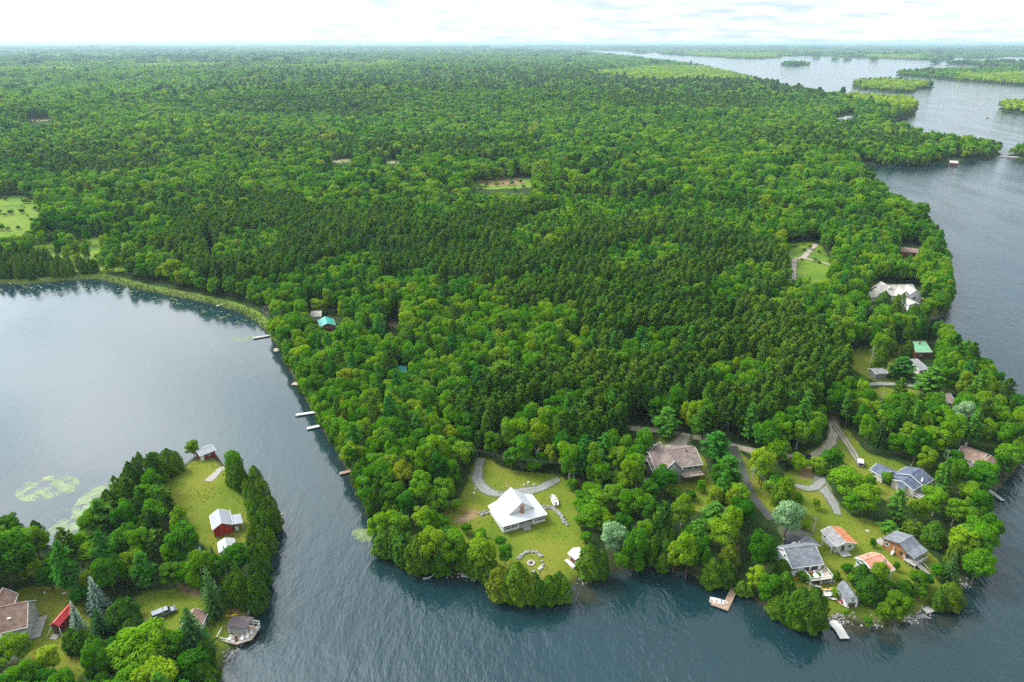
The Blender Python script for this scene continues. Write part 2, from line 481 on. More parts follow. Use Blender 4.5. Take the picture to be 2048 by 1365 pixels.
M['greengrey'] = solid("green_grey_siding", (0.20,0.28,0.26), 0.75, 0.1, 1.0, stripes=('Z', 0.22, 0.25))
M['whitesiding'] = solid("white_siding", (0.74,0.73,0.76), 0.7, 0.06, 1.0, stripes=('Z', 0.22, 0.25))
M['log'] = solid("log_siding", (0.34,0.15,0.045), 0.7, 0.25, 1.5, stripes=('Z', 0.3, 0.6))
M['redwood'] = solid("red_brown_siding", (0.24,0.065,0.035), 0.75, 0.2, 1.0, stripes=('Z', 0.22, 0.4))
M['brick'] = solid("red_brick", (0.42,0.16,0.10), 0.9, 0.3, 4)
M['plank'] = solid("dock_planks", (0.36,0.25,0.17), 0.85, 0.3, 1.5, stripes=('X', 0.3, 0.5))
M['greyplank'] = solid("weathered_planks", (0.42,0.40,0.37), 0.85, 0.25, 1.5, stripes=('X', 0.3, 0.45))
M['paleplank'] = solid("pale_planks", (0.66,0.63,0.57), 0.8, 0.12, 1.5, stripes=('X', 0.3, 0.3))
M['tandeck'] = solid("tan_deck_boards", (0.47,0.38,0.29), 0.85, 0.2, 1.5, stripes=('X', 0.25, 0.4))
M['darkwood'] = solid("dark_wood", (0.10,0.075,0.055), 0.85, 0.25, 2)
M['concrete'] = solid("concrete", (0.34,0.32,0.29), 0.9, 0.2, 1.2, bump=0.2)
M['stone'] = solid("field_stone", (0.30,0.285,0.28), 0.95, 0.35, 1.6, bump=0.4, bscale=4)
M['palestone'] = solid("pale_stone", (0.50,0.47,0.43), 0.95, 0.25, 1.6, bump=0.4, bscale=4)
M['ash'] = solid("ash", (0.36,0.33,0.30), 0.95, 0.4, 3)
M['glass'] = solid("window_glass", (0.030,0.038,0.045), 0.08, 0.1, spec=0.8)
M['teal_glass'] = solid("screen_mesh", (0.16,0.20,0.21), 0.5, 0.2)
M['rubber'] = solid("rubber", (0.02,0.02,0.02), 0.85, 0.1)
M['chrome'] = solid("bare_metal", (0.55,0.55,0.56), 0.35, 0.1, metal=0.8)
M['silvercar'] = solid("silver_car_paint", (0.20,0.22,0.25), 0.3, 0.04, metal=0.3)
M['redcar'] = solid("red_car_paint", (0.38,0.010,0.018), 0.28, 0.04)
M['blackcar'] = solid("black_car_paint", (0.022,0.025,0.034), 0.3, 0.04)
M['yellow'] = solid("yellow_plastic", (0.75,0.42,0.03), 0.5, 0.06)
M['orangeplastic'] = solid("orange_plastic", (0.80,0.27,0.03), 0.5, 0.06)
M['redplastic'] = solid("red_plastic", (0.48,0.03,0.03), 0.45, 0.06)
M['bluetarp'] = solid("blue_plastic", (0.03,0.16,0.45), 0.5, 0.1)
M['boatwhite'] = solid("white_gelcoat", (0.74,0.73,0.70), 0.35, 0.05)
M['boattan'] = solid("tan_boat_floor", (0.50,0.40,0.28), 0.7, 0.1)
M['pole'] = solid("weathered_pole", (0.36,0.34,0.31), 0.9, 0.2, 3)
M['wire'] = solid("power_line", (0.16,0.16,0.16), 0.6, 0.05)
M['sand'] = solid("shore_sand", (0.42,0.35,0.26), 0.95, 0.2, 0.7)

def gravel_mat(name, colr, track):
    m, nt, out = new_mat(name)
    b = node(nt, "ShaderNodeBsdfPrincipled"); b.inputs["Roughness"].default_value = 0.95
    g = node(nt, "ShaderNodeNewGeometry")
    c = ramp(nt, noise(nt, 0.35, 5, 0.6, g.outputs["Position"]), [(0.3, tuple(k*.78 for k in colr)), (0.7, tuple(k*1.15 for k in colr))])
    c = mixc(nt, mathn(nt, 'MULTIPLY', noise(nt, 4.0, 3, 0.7, g.outputs["Position"]), 0.5), c, tuple(k*.6 for k in colr))
    at = node(nt, "ShaderNodeAttribute", attribute_name="across")
    a = mathn(nt, 'ABSOLUTE', at.outputs["Fac"])
    crown = mathn(nt, 'LESS_THAN', mathn(nt, 'ADD', a, mathn(nt, 'MULTIPLY', noise(nt, 0.8, 3, 0.6, g.outputs["Position"]), 0.3)), 0.32)
    edge = mathn(nt, 'GREATER_THAN', mathn(nt, 'ADD', a, mathn(nt, 'MULTIPLY', noise(nt, 0.9, 5, 0.75, g.outputs["Position"]), 1.1)), 1.22)
    grassy = (0.075, 0.11, 0.022)
    c = mixc(nt, mathn(nt, 'MULTIPLY', crown, track), c, grassy)
    c = mixc(nt, mathn(nt, 'MULTIPLY', edge, 0.85), c, grassy)
    nt.links.new(c, b.inputs["Base Color"])
    nt.links.new(b.outputs[0], out.inputs[0])
    return m
M['gravel'] = gravel_mat("grey_gravel", (0.27,0.26,0.245), 0.15)
M['sandroad'] = gravel_mat("sandy_gravel", (0.43,0.36,0.28), 0.12)
M['track'] = gravel_mat("twin_track_gravel", (0.34,0.28,0.23), 0.8)
M['asphalt'] = gravel_mat("asphalt", (0.095,0.09,0.095), 0.15)

# ------------------------------------------------------------------ open ground (traced on the land)
LAWNS = [
 [(946,925),(958,912),(985,922),(1010,938),(1060,946),(1120,950),(1148,975),(1156,1010),(1160,1060),(1170,1090),(1172,1120),(1146,1160),(1132,1192),(1080,1196),(1030,1190),(1000,1170),(985,1135),(960,1110),(920,1095),(880,1080),(868,1055),(893,1015),(930,985)],
 [(318,970),(355,940),(392,912),(432,908),(452,938),(470,955),(492,985),(512,1020),(520,1060),(512,1090),(490,1120),(440,1130),(405,1090),(378,1040),(350,1010)],
 [(262,1200),(300,1178),(380,1182),(440,1200),(500,1215),(508,1250),(485,1284),(450,1318),(420,1330),(400,1290),(330,1262),(280,1258)],
 [(-60,1210),(0,1190),(60,1172),(130,1170),(165,1200),(190,1260),(180,1330),(130,1390),(-60,1380)],
 [(1300,892),(1345,862),(1400,900),(1425,960),(1440,1010),(1400,1030),(1350,1000),(1310,955)],
 [(1455,905),(1485,900),(1520,960),(1560,1010),(1560,1040),(1530,1040),(1495,985)],
 [(1560,955),(1600,930),(1640,935),(1650,960),(1690,1030),(1760,1045),(1850,1100),(1890,1130),(1880,1180),(1830,1230),(1760,1245),(1690,1235),(1640,1245),(1600,1235),(1570,1180),(1555,1110),(1580,1060),(1610,1040),(1600,990)],
 [(1560,895),(1625,905),(1665,870),(1690,850),(1710,880),(1740,912),(1800,925),(1865,960),(1880,1000),(1830,1010),(1780,1010),(1720,960),(1690,920),(1640,925)],
 [(1695,705),(1735,690),(1790,705),(1835,730),(1790,765),(1740,760),(1705,740)],
 [(1790,690),(1815,690),(1815,715),(1790,715)],
 [(1735,775),(1850,780),(1860,800),(1740,795)],
 [(1715,565),(1760,575),(1840,612),(1870,608),(1850,585),(1800,572),(1760,560)],
 [(1895,905),(1990,925),(1985,940),(1900,925)],
]
MEADOWS = [
 [(-200,400),(40,392),(85,410),(75,455),(40,480),(-200,490)],
 [(60,500),(140,470),(230,478),(300,500),(290,535),(200,545),(90,535)],
 [(1570,490),(1640,480),(1665,535),(1680,560),(1640,570),(1575,565)],
 [(1500,708),(1545,715),(1560,745),(1520,740)],
 [(920,372),(1000,358),(1070,362),(1150,356),(1240,352),(1250,362),(1100,372),(1060,385),(950,388)],
]
MARSH = [  # pale clearings and bogs deep in the forest
 [(52,240),(105,238),(105,246),(60,248)],[(0,176),(60,172),(60,181),(0,184)],[(235,163),(262,160),(262,165),(238,168)],
 [(348,262),(372,262),(372,267),(350,267)],[(660,322),(705,316),(705,324),(662,328)],[(760,322),(808,320),(806,327),(765,328)],
 [(790,136),(850,134),(850,138),(792,138)],[(570,296),(700,291),(705,296),(575,300)],[(830,300),(1000,296),(1000,301),(835,305)],
 [(1150,290),(1240,287),(1240,293),(1155,295)],[(1420,382),(1450,378),(1450,390),(1420,392)],[(380,232),(430,228),(430,232),(385,236)],
 [(262,128),(440,126),(445,131),(262,133)],[(520,131),(760,126),(765,130),(525,135)],
]
BARE = [
 [(900,1045),(915,1030),(935,1020),(960,1018),(962,1030),(945,1042),(920,1052)],
 [(1000,972),(1012,962),(1024,968),(1014,976)],
 [(1590,935),(1635,935),(1640,955),(1600,965)],
 [(1305,900),(1340,890),(1362,868),(1372,872),(1365,895),(1345,900)],
 [(1135,1175),(1150,1168),(1165,1163),(1160,1180),(1140,1205),(1128,1200)],
 [(1408,965),(1440,985),(1470,1040),(1480,1100),(1470,1160),(1450,1165),(1452,1100),(1430,1030)],
 [(1905,1180),(1925,1160),(1940,1170),(1930,1190),(1912,1198)],
 [(400,1180),(450,1215),(500,1235),(505,1225),(470,1205),(430,1190)],
 [(950,368),(1000,364),(1050,366),(1052,378),(1000,382),(955,380)],
 [(770,640),(800,645),(800,660),(775,655)],
 [(380,1165),(420,1190),(395,1200),(340,1180)],
]
def W(polys, z=1.9): return [np.array([gp(u, v, z) for u, v in smooth_poly(p)]) for p in polys]
LAWN_W, MEAD_W, MARSH_W, BARE_W = W(LAWNS), W(MEADOWS, 2.5), W(MARSH, 6.0), W(BARE)
def soft_mask(x, y, polys, soft):
    out = np.zeros(x.shape)
    for P in polys:
        bx0, by0 = P.min(0) - 3*soft; bx1, by1 = P.max(0) + 3*soft
        s = (x > bx0) & (x < bx1) & (y > by0) & (y < by1)
        if not s.any(): continue
        d = dist_poly(x[s], y[s], P)
        d = np.where(in_poly(x[s], y[s], P), d, -d)
        out[s] = np.maximum(out[s], np.clip(d / soft + 0.5, 0, 1))
    return out

# ------------------------------------------------------------------ terrain and lake: rings that widen with distance
NA, NR = 380, 560
ang = np.radians(np.linspace(-64, 64, NA))
rad = np.geomspace(22.0, 46000.0, NR)
AA, RR = np.meshgrid(ang, rad)
tx, ty = (RR * np.sin(AA)).ravel(), (RR * np.cos(AA)).ravel()
td = sdf(tx, ty)
tz = ground_from(td, tx, ty)
idx = np.arange(NA * NR).reshape(NR, NA)
quads = np.stack([idx[:-1, :-1], idx[:-1, 1:], idx[1:, 1:], idx[1:, :-1]], -1).reshape(-1, 4)[:, ::-1]
def np_mesh(name, verts, faces, mats):
    me = bpy.data.meshes.new(name)
    n, k = len(faces), faces.shape[1]
    me.vertices.add(len(verts)); me.vertices.foreach_set("co", np.asarray(verts, np.float32).ravel())
    me.loops.add(n * k); me.loops.foreach_set("vertex_index", np.asarray(faces, np.int32).ravel())
    me.polygons.add(n); me.polygons.foreach_set("loop_start", np.arange(0, n * k, k, dtype=np.int32))
    for m in mats: me.materials.append(m)
    me.update(); me.validate()
    return me
keep = (td[quads] > -14).any(1)
def compact(faces):
    used = np.unique(faces); remap = np.full(NA * NR, -1); remap[used] = np.arange(len(used))
    return used, remap[faces]
used, tf = compact(quads[keep])

m, nt, out = new_mat("land")
b = node(nt, "ShaderNodeBsdfPrincipled"); b.inputs["Roughness"].default_value = 0.95; b.inputs["Specular IOR Level"].default_value = 0.1
g = node(nt, "ShaderNodeNewGeometry"); P_ = g.outputs["Position"]
at = node(nt, "ShaderNodeAttribute", attribute_name="cover")
sp = node(nt, "ShaderNodeSeparateColor"); nt.links.new(at.outputs["Color"], sp.inputs[0])
at2 = node(nt, "ShaderNodeAttribute", attribute_name="wet")
floor_c = ramp(nt, noise(nt, 0.15, 5, 0.6, P_), [(0.3, (0.018,0.034,0.008)), (0.55, (0.030,0.058,0.012)), (0.75, (0.060,0.055,0.022))])
lw = noise(nt, 0.055, 5, 0.62, P_)
lawn_c = ramp(nt, lw, [(0.28, (0.090,0.150,0.012)), (0.45, (0.150,0.180,0.016)), (0.6, (0.215,0.205,0.026)), (0.78, (0.27,0.195,0.07))])
lawn_c = mixc(nt, mathn(nt, 'MULTIPLY', noise(nt, 1.3, 6, 0.8, P_), 0.75), lawn_c, (0.075,0.135,0.010))
lawn_c = mixc(nt, mathn(nt, 'MULTIPLY', ramp(nt, noise(nt, 0.33, 4, 0.7, P_), [(0.62, (0,0,0)), (0.74, (1,1,1))]), 0.55), lawn_c, (0.21,0.15,0.06))
mead_c = ramp(nt, noise(nt, 0.045, 6, 0.65, P_), [(0.3, (0.050,0.120,0.012)), (0.5, (0.120,0.205,0.018)), (0.7, (0.190,0.235,0.03))])
bare_c = ramp(nt, noise(nt, 0.3, 5, 0.6, P_), [(0.3, (0.17,0.10,0.05)), (0.6, (0.27,0.19,0.10)), (0.8, (0.34,0.28,0.18))])
marsh_c = ramp(nt, noise(nt, 0.02, 5, 0.6, P_), [(0.3, (0.15,0.17,0.05)), (0.6, (0.30,0.27,0.14)), (0.8, (0.36,0.36,0.27))])
def breakup(fac, sc):
    n_ = noise(nt, sc, 4, 0.6, P_)
    return ramp(nt, mathn(nt, 'ADD', fac, mathn(nt, 'MULTIPLY', mathn(nt, 'SUBTRACT', n_, 0.5), 0.9)), [(0.38, (0,0,0)), (0.62, (1,1,1))])
c = mixc(nt, breakup(sp.outputs[0], 0.35), floor_c, lawn_c)
c = mixc(nt, breakup(sp.outputs[2], 0.12), c, mead_c)
c = mixc(nt, breakup(at.outputs["Alpha"], 0.03), c, marsh_c)
c = mixc(nt, breakup(sp.outputs[1], 0.5), c, bare_c)
bank = ramp(nt, noise(nt, 0.6, 4, 0.6, P_), [(0.35, (0.030,0.032,0.016)), (0.62, (0.075,0.065,0.04)), (0.8, (0.20,0.18,0.14))])
c = mixc(nt, at2.outputs["Fac"], c, bank)
nt.links.new(c, b.inputs["Base Color"])
bp = node(nt, "ShaderNodeBump"); bp.inputs["Strength"].default_value = 0.5; bp.inputs["Distance"].default_value = 0.3
nt.links.new(noise(nt, 1.6, 5, 0.7, P_), bp.inputs["Height"]); nt.links.new(bp.outputs[0], b.inputs["Normal"])
nt.links.new(b.outputs[0], out.inputs[0])
M['land'] = m

me = np_mesh("land", np.stack([tx, ty, tz], -1)[used], tf, [M['land']])
ux, uy, ud = tx[used], ty[used], td[used]
uu, uv_, _ = project(ux, uy, tz[used])
lawn = soft_mask(ux, uy, LAWN_W, 3.0)
mead = soft_mask(ux, uy, MEAD_W, 10.0)
reed_zone = (uu > -150) & (uu < 560) & (uv_ < 680) & (uv_ > 540)
mead = np.maximum(mead, np.where(reed_zone, np.clip(1.4 - ud / 5.0, 0, 1), 0))
grass_pt = (uu > 425) & (uu < 500) & (uv_ > 1270) & (uv_ < 1345)
mead = np.maximum(mead, np.where(grass_pt, np.clip(1.2 - ud / 3.0, 0, 1) * 0.8, 0))
cover = np.stack([lawn, soft_mask(ux, uy, BARE_W, 5.0)*0.85, mead, soft_mask(ux, uy, MARSH_W, 25.0)], -1)
a_ = me.attributes.new("cover", 'FLOAT_COLOR', 'POINT'); a_.data.foreach_set("color", cover.astype(np.float32).ravel())
wet = np.clip(1.0 - ud / 2.2, 0, 1) * np.where(reed_zone, 0.0, 1.0)
a_ = me.attributes.new("wet", 'FLOAT', 'POINT'); a_.data.foreach_set("value", wet.astype(np.float32))
me.polygons.foreach_set("use_smooth", np.ones(len(me.polygons), bool))
land = bpy.data.objects.new("ground", me); col.objects.link(land)
tag(land, "wooded land with lawns and clearings around the lake", None, None, "structure")

# lake
m, nt, out = new_mat("lake_water")
b = node(nt, "ShaderNodeBsdfPrincipled")
g = node(nt, "ShaderNodeNewGeometry"); P_ = g.outputs["Position"]
at = node(nt, "ShaderNodeAttribute", attribute_name="shallow")
deep = ramp(nt, noise(nt, 0.012, 4, 0.5, P_), [(0.3, (0.005,0.024,0.029)), (0.7, (0.010,0.036,0.044))])
sh = mathn(nt, 'MULTIPLY', at.outputs["Fac"], ramp(nt, noise(nt, 0.12, 4, 0.6, P_), [(0.35, (0.2,0.2,0.2)), (0.7, (1,1,1))]))
c = mixc(nt, sh, deep, (0.060,0.046,0.018))
nt.links.new(c, b.inputs["Base Color"])
b.inputs["IOR"].default_value = 1.50
b.inputs["Roughness"].default_value = 0.10
# wind waves; the western bay lies sheltered
mp = node(nt, "ShaderNodeMapping"); mp.inputs["Rotation"].default_value = (0, 0, math.radians(-33)); mp.inputs["Scale"].default_value = (1.0, 0.42, 1.0)
nt.links.new(P_, mp.inputs[0])
n_small = noise(nt, 1.15, 3, 0.55, mp.outputs[0])
n_big = noise(nt, 0.30, 3, 0.5, mp.outputs[0])
mg = node(nt, "ShaderNodeMapping"); mg.inputs["Rotation"].default_value = (0, 0, math.radians(-40)); mg.inputs["Scale"].default_value = (1.0, 0.22, 1.0)
nt.links.new(P_, mg.inputs[0])
gust = ramp(nt, noise(nt, 0.035, 5, 0.6, mg.outputs[0]), [(0.34, (0.35,0.35,0.35)), (0.62, (1.25,1.25,1.25))])
bx, by = gp(230, 740)
dv = node(nt, "ShaderNodeVectorMath", operation='DISTANCE'); dv.inputs[1].default_value = (bx, by, 0)
nt.links.new(P_, dv.inputs[0])
shelter = node(nt, "ShaderNodeMapRange"); shelter.inputs["From Min"].default_value = 90; shelter.inputs["From Max"].default_value = 230
shelter.inputs["To Min"].default_value = 0.16; shelter.inputs["To Max"].default_value = 1.0
nt.links.new(dv.outputs["Value"], shelter.inputs["Value"])
hgt = mathn(nt, 'ADD', mathn(nt, 'MULTIPLY', n_small, 0.42), mathn(nt, 'MULTIPLY', n_big, 0.95))
bp = node(nt, "ShaderNodeBump"); bp.inputs["Distance"].default_value = 1.0
nt.links.new(mathn(nt, 'MULTIPLY', mathn(nt, 'MULTIPLY', gust, shelter.outputs[0]), 0.44), bp.inputs["Strength"])
nt.links.new(hgt, bp.inputs["Height"])
nt.links.new(bp.outputs[0], b.inputs["Normal"])
nt.links.new(b.outputs[0], out.inputs[0])
M['water'] = m
keepw = (td[quads] < 4).any(1)
usedw, wf = compact(quads[keepw])
me = np_mesh("lake", np.stack([tx, ty, np.zeros_like(tx)], -1)[usedw], wf, [M['water']])
wd = td[usedw]; wu, wv, _ = project(tx[usedw], ty[usedw], 0)
shal = np.exp(np.minimum(wd, 0) / 2.5) * 0.55
spot = lambda u0, v0, r: np.exp(-((tx[usedw]-gp(u0,v0)[0])**2 + (ty[usedw]-gp(u0,v0)[1])**2) / r**2)
shal = np.clip(shal + 0.9*spot(1170,1178,6) + 0.7*spot(1765,1262,5) + 0.7*spot(1870,1232,5) + 0.6*spot(1700,1255,3), 0, 1)
a_ = me.attributes.new("shallow", 'FLOAT', 'POINT'); a_.data.foreach_set("value", shal.astype(np.float32))
lake = bpy.data.objects.new("lake_water", me); col.objects.link(lake)
tag(lake, "rippled dark blue lake around the wooded point", None, None, "structure")

# ------------------------------------------------------------------ roads, drives and paths: ribbons draped on the land
def ribbon(name, pts, widths, mat, label, lift=0.07, kind="structure"):
    P = [Vector(gpt(*p)) for p in pts]
    # catmull-rom
    S, Wd = [], []
    n = len(P)
    for i in range(n - 1):
        p0, p1, p2, p3 = P[max(i-1,0)], P[i], P[i+1], P[min(i+2,n-1)]
        k = max(3, int((p2 - p1).length / 0.8))
        for j in range(k):
            t = j / k
            q = 0.5*((2*p1) + (p2-p0)*t + (2*p0-5*p1+4*p2-p3)*t*t + (3*p1-p0-3*p2+p3)*t**3)
            S.append(q); Wd.append(widths[i]*(1-t) + widths[i+1]*t)
    S.append(P[-1]); Wd.append(widths[-1])
    vx, ac = [], []
    K = 7
    for i, q in enumerate(S):
        d = (S[min(i+1,len(S)-1)] - S[max(i-1,0)]); d.z = 0; d.normalize()
        s = Vector((d.y, -d.x, 0))
        for k in range(K):
            a = -1 + 2*k/(K-1)
            w = Wd[i]*0.5*(1 + 0.12*math.sin(i*0.7+k) )
            vx.append((q.x + s.x*a*w, q.y + s.y*a*w)); ac.append(a)
    vx = np.array(vx)
    z = ground(vx[:,0], vx[:,1]) + lift
    ii = np.arange(len(S)*K).reshape(len(S), K)
    f = np.stack([ii[:-1,:-1], ii[:-1,1:], ii[1:,1:], ii[1:,:-1]], -1).reshape(-1,4)
    me = np_mesh(name, np.column_stack([vx, z]), f, [mat])
    a_ = me.attributes.new("across", 'FLOAT', 'POINT'); a_.data.foreach_set("value", np.array(ac, np.float32))
    o = bpy.data.objects.new(name, me); col.objects.link(o)
    return tag(o, label, None, None, kind)
ribbon("gravel_drive", [(962,917),(958,935),(955,955),(962,972),(990,988),(1015,985)], [3.2,3.4,4.2,4.6,4.2,3.2], M['gravel'], "grey gravel drive curving in from the trees to the white house")
ribbon("gravel_drive", [(1000,992),(1030,985),(1062,981),(1085,975),(1105,964),(1117,957)], [3.4,4.2,4.4,4.0,3.4,2.6], M['gravel'], "grey gravel drive leaving the white house towards the utility pole", 0.10)
ribbon("sandy_road", [(1230,846),(1252,856),(1272,858),(1300,860),(1330,862),(1365,872),(1400,876),(1445,887),(1480,896),(1512,904),(1550,911),(1590,914),(1625,911),(1650,898),(1664,880),(1668,862),(1666,840),(1670,820)], [4]*18, M['sandroad'], "pale sandy road winding behind the cottages")
ribbon("sandy_yard", [(1372,868),(1366,880),(1352,893),(1330,902),(1308,908)], [4.0,6.0,7.5,7.0,5], M['sandroad'], "sandy parking yard behind the large taupe house", 0.13)
ribbon("asphalt_lane", [(1462,893),(1474,915),(1486,945),(1497,975),(1510,1000),(1528,1022),(1545,1040)], [4.0,3.2,2.7,2.7,2.9,3.1,2.6], M['asphalt'], "dark asphalt lane running down between the trees", 0.12)
ribbon("twin_track", [(1670,852),(1684,872),(1700,895),(1712,915),(1722,932)], [2.8,2.8,2.8,2.6,2.4], M['track'], "twin wheel track beside the blue grey roofed cottage", 0.12)
ribbon("gravel_drive", [(1645,920),(1642,945),(1640,965),(1652,985),(1668,1010),(1676,1030)], [3.0,3.4,5.0,4.2,3.2,2.6], M['gravel'], "grey gravel drive forking down to the orange roofed cottage", 0.10)
ribbon("gravel_drive", [(1590,970),(1610,977),(1630,975),(1645,962)], [2.2,3.4,4.0,3.0], M['gravel'], "short gravel spur joining the forked cottage drive", 0.13)
ribbon("asphalt_yard", [(1590,1056),(1592,1075),(1593,1098),(1592,1112)], [8,9,7,4], M['asphalt'], "dark asphalt yard beside the white cottage garage", 0.12)
ribbon("sandy_road", [(1632,489),(1616,504),(1606,516),(1590,519),(1588,535),(1588,560)], [4.5,4.8,5.2,4.2,3.4,3.4], M['sandroad'], "pale sandy road at the junction in the far wood", 0.10)
ribbon("sandy_road", [(1606,516),(1625,521),(1652,528),(1680,535)], [4.4,3.4,2.8,2.4], M['sandroad'], "sandy branch road curving right at the far junction", 0.16)
ribbon("gravel_drive", [(1720,770),(1760,768),(1800,769),(1840,775),(1862,780)], [3.2]*5, M['gravel'], "gravel drive below the green roofed cottage")
ribbon("gravel_path", [(1415,625),(1450,627),(1485,631)], [3.2]*3, M['gravel'], "bit of pale track showing between the pines")
ribbon("asphalt_yard", [(-40,1330),(-5,1315),(15,1300),(30,1280)], [12,11,9,6], M['asphalt'] if False else M['gravel'], "grey parking yard with the red car", 0.10)
ribbon("concrete_path", [(416,963),(428,952),(440,940),(452,936)], [2.4,2.3,2.2,2.2], M['concrete'], "worn concrete slipway at the tip of the lawn")
ribbon("wheel_track", [(312,1237),(290,1243),(262,1247)], [1.6,1.6,1.5], M['track'], "worn wheel track behind the silver pickup")

# ------------------------------------------------------------------ tree prototypes: leaf-sized cards through the crown's volume
def unit(n):
    v = rng.normal(size=(n, 3)); return v / np.linalg.norm(v, axis=1, keepdims=True)
def cards(P, N, size, aspect=1.0, along=None, jit=0.5):
    n = len(P)
    N = N + unit(n) * jit; N /= np.linalg.norm(N, axis=1, keepdims=True)
    A = unit(n) if along is None else along + unit(n) * 0.25
    A = A - N * (A * N).sum(1, keepdims=True); A /= np.linalg.norm(A, axis=1, keepdims=True) + 1e-9
    B = np.cross(N, A)
    s = np.asarray(size).reshape(-1, 1) * 0.5
    A = A * s * aspect; B = B * s
    bend = N * s * 0.25
    return np.stack([P - A, P - B*0.9 - bend, P + A, P + B*0.9 - bend], 1).reshape(-1, 3)   # leaf-shaped diamonds
def card_mesh(name, V, mats, extra=None):
    V = np.asarray(V); F = np.arange(len(V)).reshape(-1, 4)
    return np_mesh(name, V, F, mats)
def broad_crown(H, R, n_leaf, ls, form=0):
    nb = int(rng.integers(11, 24)); c, r = [], []
    tall = 0.26 + 0.10*rng.random(); lean = rng.normal(size=2)*R*0.10
    for i in range(nb):
        t = (i + .5) / nb
        zc = -0.75 + 1.6 * t
        rr = math.sqrt(max(0.05, 1 - zc*zc*0.9)) * (0.62 + 0.3*rng.random())
        a = i * 2.399 + rng.random()*0.8
        c.append((rr*math.cos(a)*R*0.80 + lean[0]*(1+zc), rr*math.sin(a)*R*0.80 + lean[1]*(1+zc), H*0.62 + zc*H*tall + rng.normal()*0.35)); r.append(R*(0.22 + 0.30*rng.random()))
    c.append((rng.normal()*0.3, rng.normal()*0.3, H*0.86)); r.append(R*0.42)
    c, r = np.array(c), np.array(r)
    w = r**2 / (r**2).sum()
    k = rng.choice(len(c), int(n_leaf*1.6), p=w)
    d = unit(len(k)); d[:, 2] = d[:, 2]*0.8 + 0.25
    d /= np.linalg.norm(d, axis=1, keepdims=True)
    rad_ = r[k] * (0.72 + 0.36*rng.random(len(k)))
    p = c[k] + d * rad_[:, None]
    ins = np.zeros(len(p), bool)
    for j in range(len(c)):
        q = (np.linalg.norm(p - c[j], axis=1) < r[j]*0.66); ins |= q & (k != j)
    p, d = p[~ins][:n_leaf], d[~ins][:n_leaf]
    sz = ls * (0.6 + 0.8*rng.random(len(p)))
    return cards(p, d + np.array([0,0,0.25]), sz, 1.25, jit=0.65)
def pine_crown(H, R, q, ls, base=0.36):
    P, N, A = [], [], []
    lev = 13
    for i in range(lev):
        t = i/(lev-1)
        z = H*(base + (0.985-base)*t)
        rr = R*math.sqrt(max(0.0, 1-t**1.9))*(0.55+0.45*min(1, t*4+0.45)) + 0.12
        nb = max(3, int(7*(1-t*0.5)))
        for j in range(nb):
            a = i*1.9 + j*2*math.pi/nb + rng.normal()*0.25
            L = rr*(0.75+0.4*rng.random())
            for s in (0.45, 0.75, 1.0):
                if L*s < 0.2 and s < 1: continue
                c = np.array([math.cos(a)*L*s, math.sin(a)*L*s, z + L*s*0.18 + rng.normal()*0.12])
                for _ in range(q):
                    P.append(c + rng.normal(size=3)*0.16); o = np.array([math.cos(a), math.sin(a), 0.9]) + rng.normal(size=3)*0.5
                    A.append(o); N.append(np.array([-math.sin(a)+rng.normal()*.5, math.cos(a)+rng.normal()*.5, 0.8]))
    P, N, A = np.array(P), np.array(N), np.array(A)
    return cards(P, N, ls*(0.7+0.6*rng.random(len(P))), 1.9, A, 0.4)
def cedar_crown(H, R, n, ls, stems=1):
    out_ = []
    for s in range(stems):
        ox, oy = (0, 0) if stems == 1 else (R*0.42*math.cos(s*2.2+.5), R*0.42*math.sin(s*2.2+.5))
        hh = H*(1 - 0.14*s*rng.random()); R1 = R if stems == 1 else R*0.68
        m_ = n//stems
        t = rng.random(m_)**1.25
        a = rng.random(m_)*2*math.pi
        prof = np.where(t < 0.16, 0.72 + t/0.16*0.28, np.maximum(0.02, 1-((t-0.16)/0.84)**2.2)**0.72)
        lobe = 1 + 0.16*np.sin(a*5 + t*9 + s) + 0.10*np.sin(a*3 - t*14)
        rr = R1*prof*lobe*(0.80+0.26*rng.random(m_))
        z = hh*(0.03 + 0.97*t)
        P = np.stack([ox + rr*np.cos(a), oy + rr*np.sin(a), z], -1)
        N = np.stack([np.cos(a), np.sin(a), np.full(m_, 0.5)], -1)
        A = np.stack([np.cos(a)*0.35, np.sin(a)*0.35, np.ones(m_)], -1)
        out_.append(cards(P, N, ls*(0.6+0.7*rng.random(m_)), 1.6, A, 0.55))
    return np.concatenate(out_)
def spruce_crown(H, R, q, ls):
    P, N, A, S = [], [], [], []
    lev = 19
    for i in range(lev):
        t = i/(lev-1)
        z = H*(0.05+0.94*t); rr = R*(1-t)**0.9 + 0.1
        nb = max(4, int(11*(1-t*0.6)))
        for j in range(nb):
            a = i*1.7 + j*2*math.pi/nb + rng.normal()*0.15
            L = rr*(0.78+0.34*rng.random())
            k = max(1, int(L/0.55*q))
            for e in range(k):
                s = (e+0.6)/k
                P.append((math.cos(a)*L*s, math.sin(a)*L*s, z - L*s*0.28 + 0.12*L*s*s + rng.normal()*0.05))
                A.append((math.cos(a), math.sin(a), -0.2)); N.append((rng.normal()*0.35, rng.normal()*0.35, 1)); S.append(ls*(1.15-0.4*s))
    return cards(np.array(P), np.array(N), np.array(S), 1.3, np.array(A), 0.25)
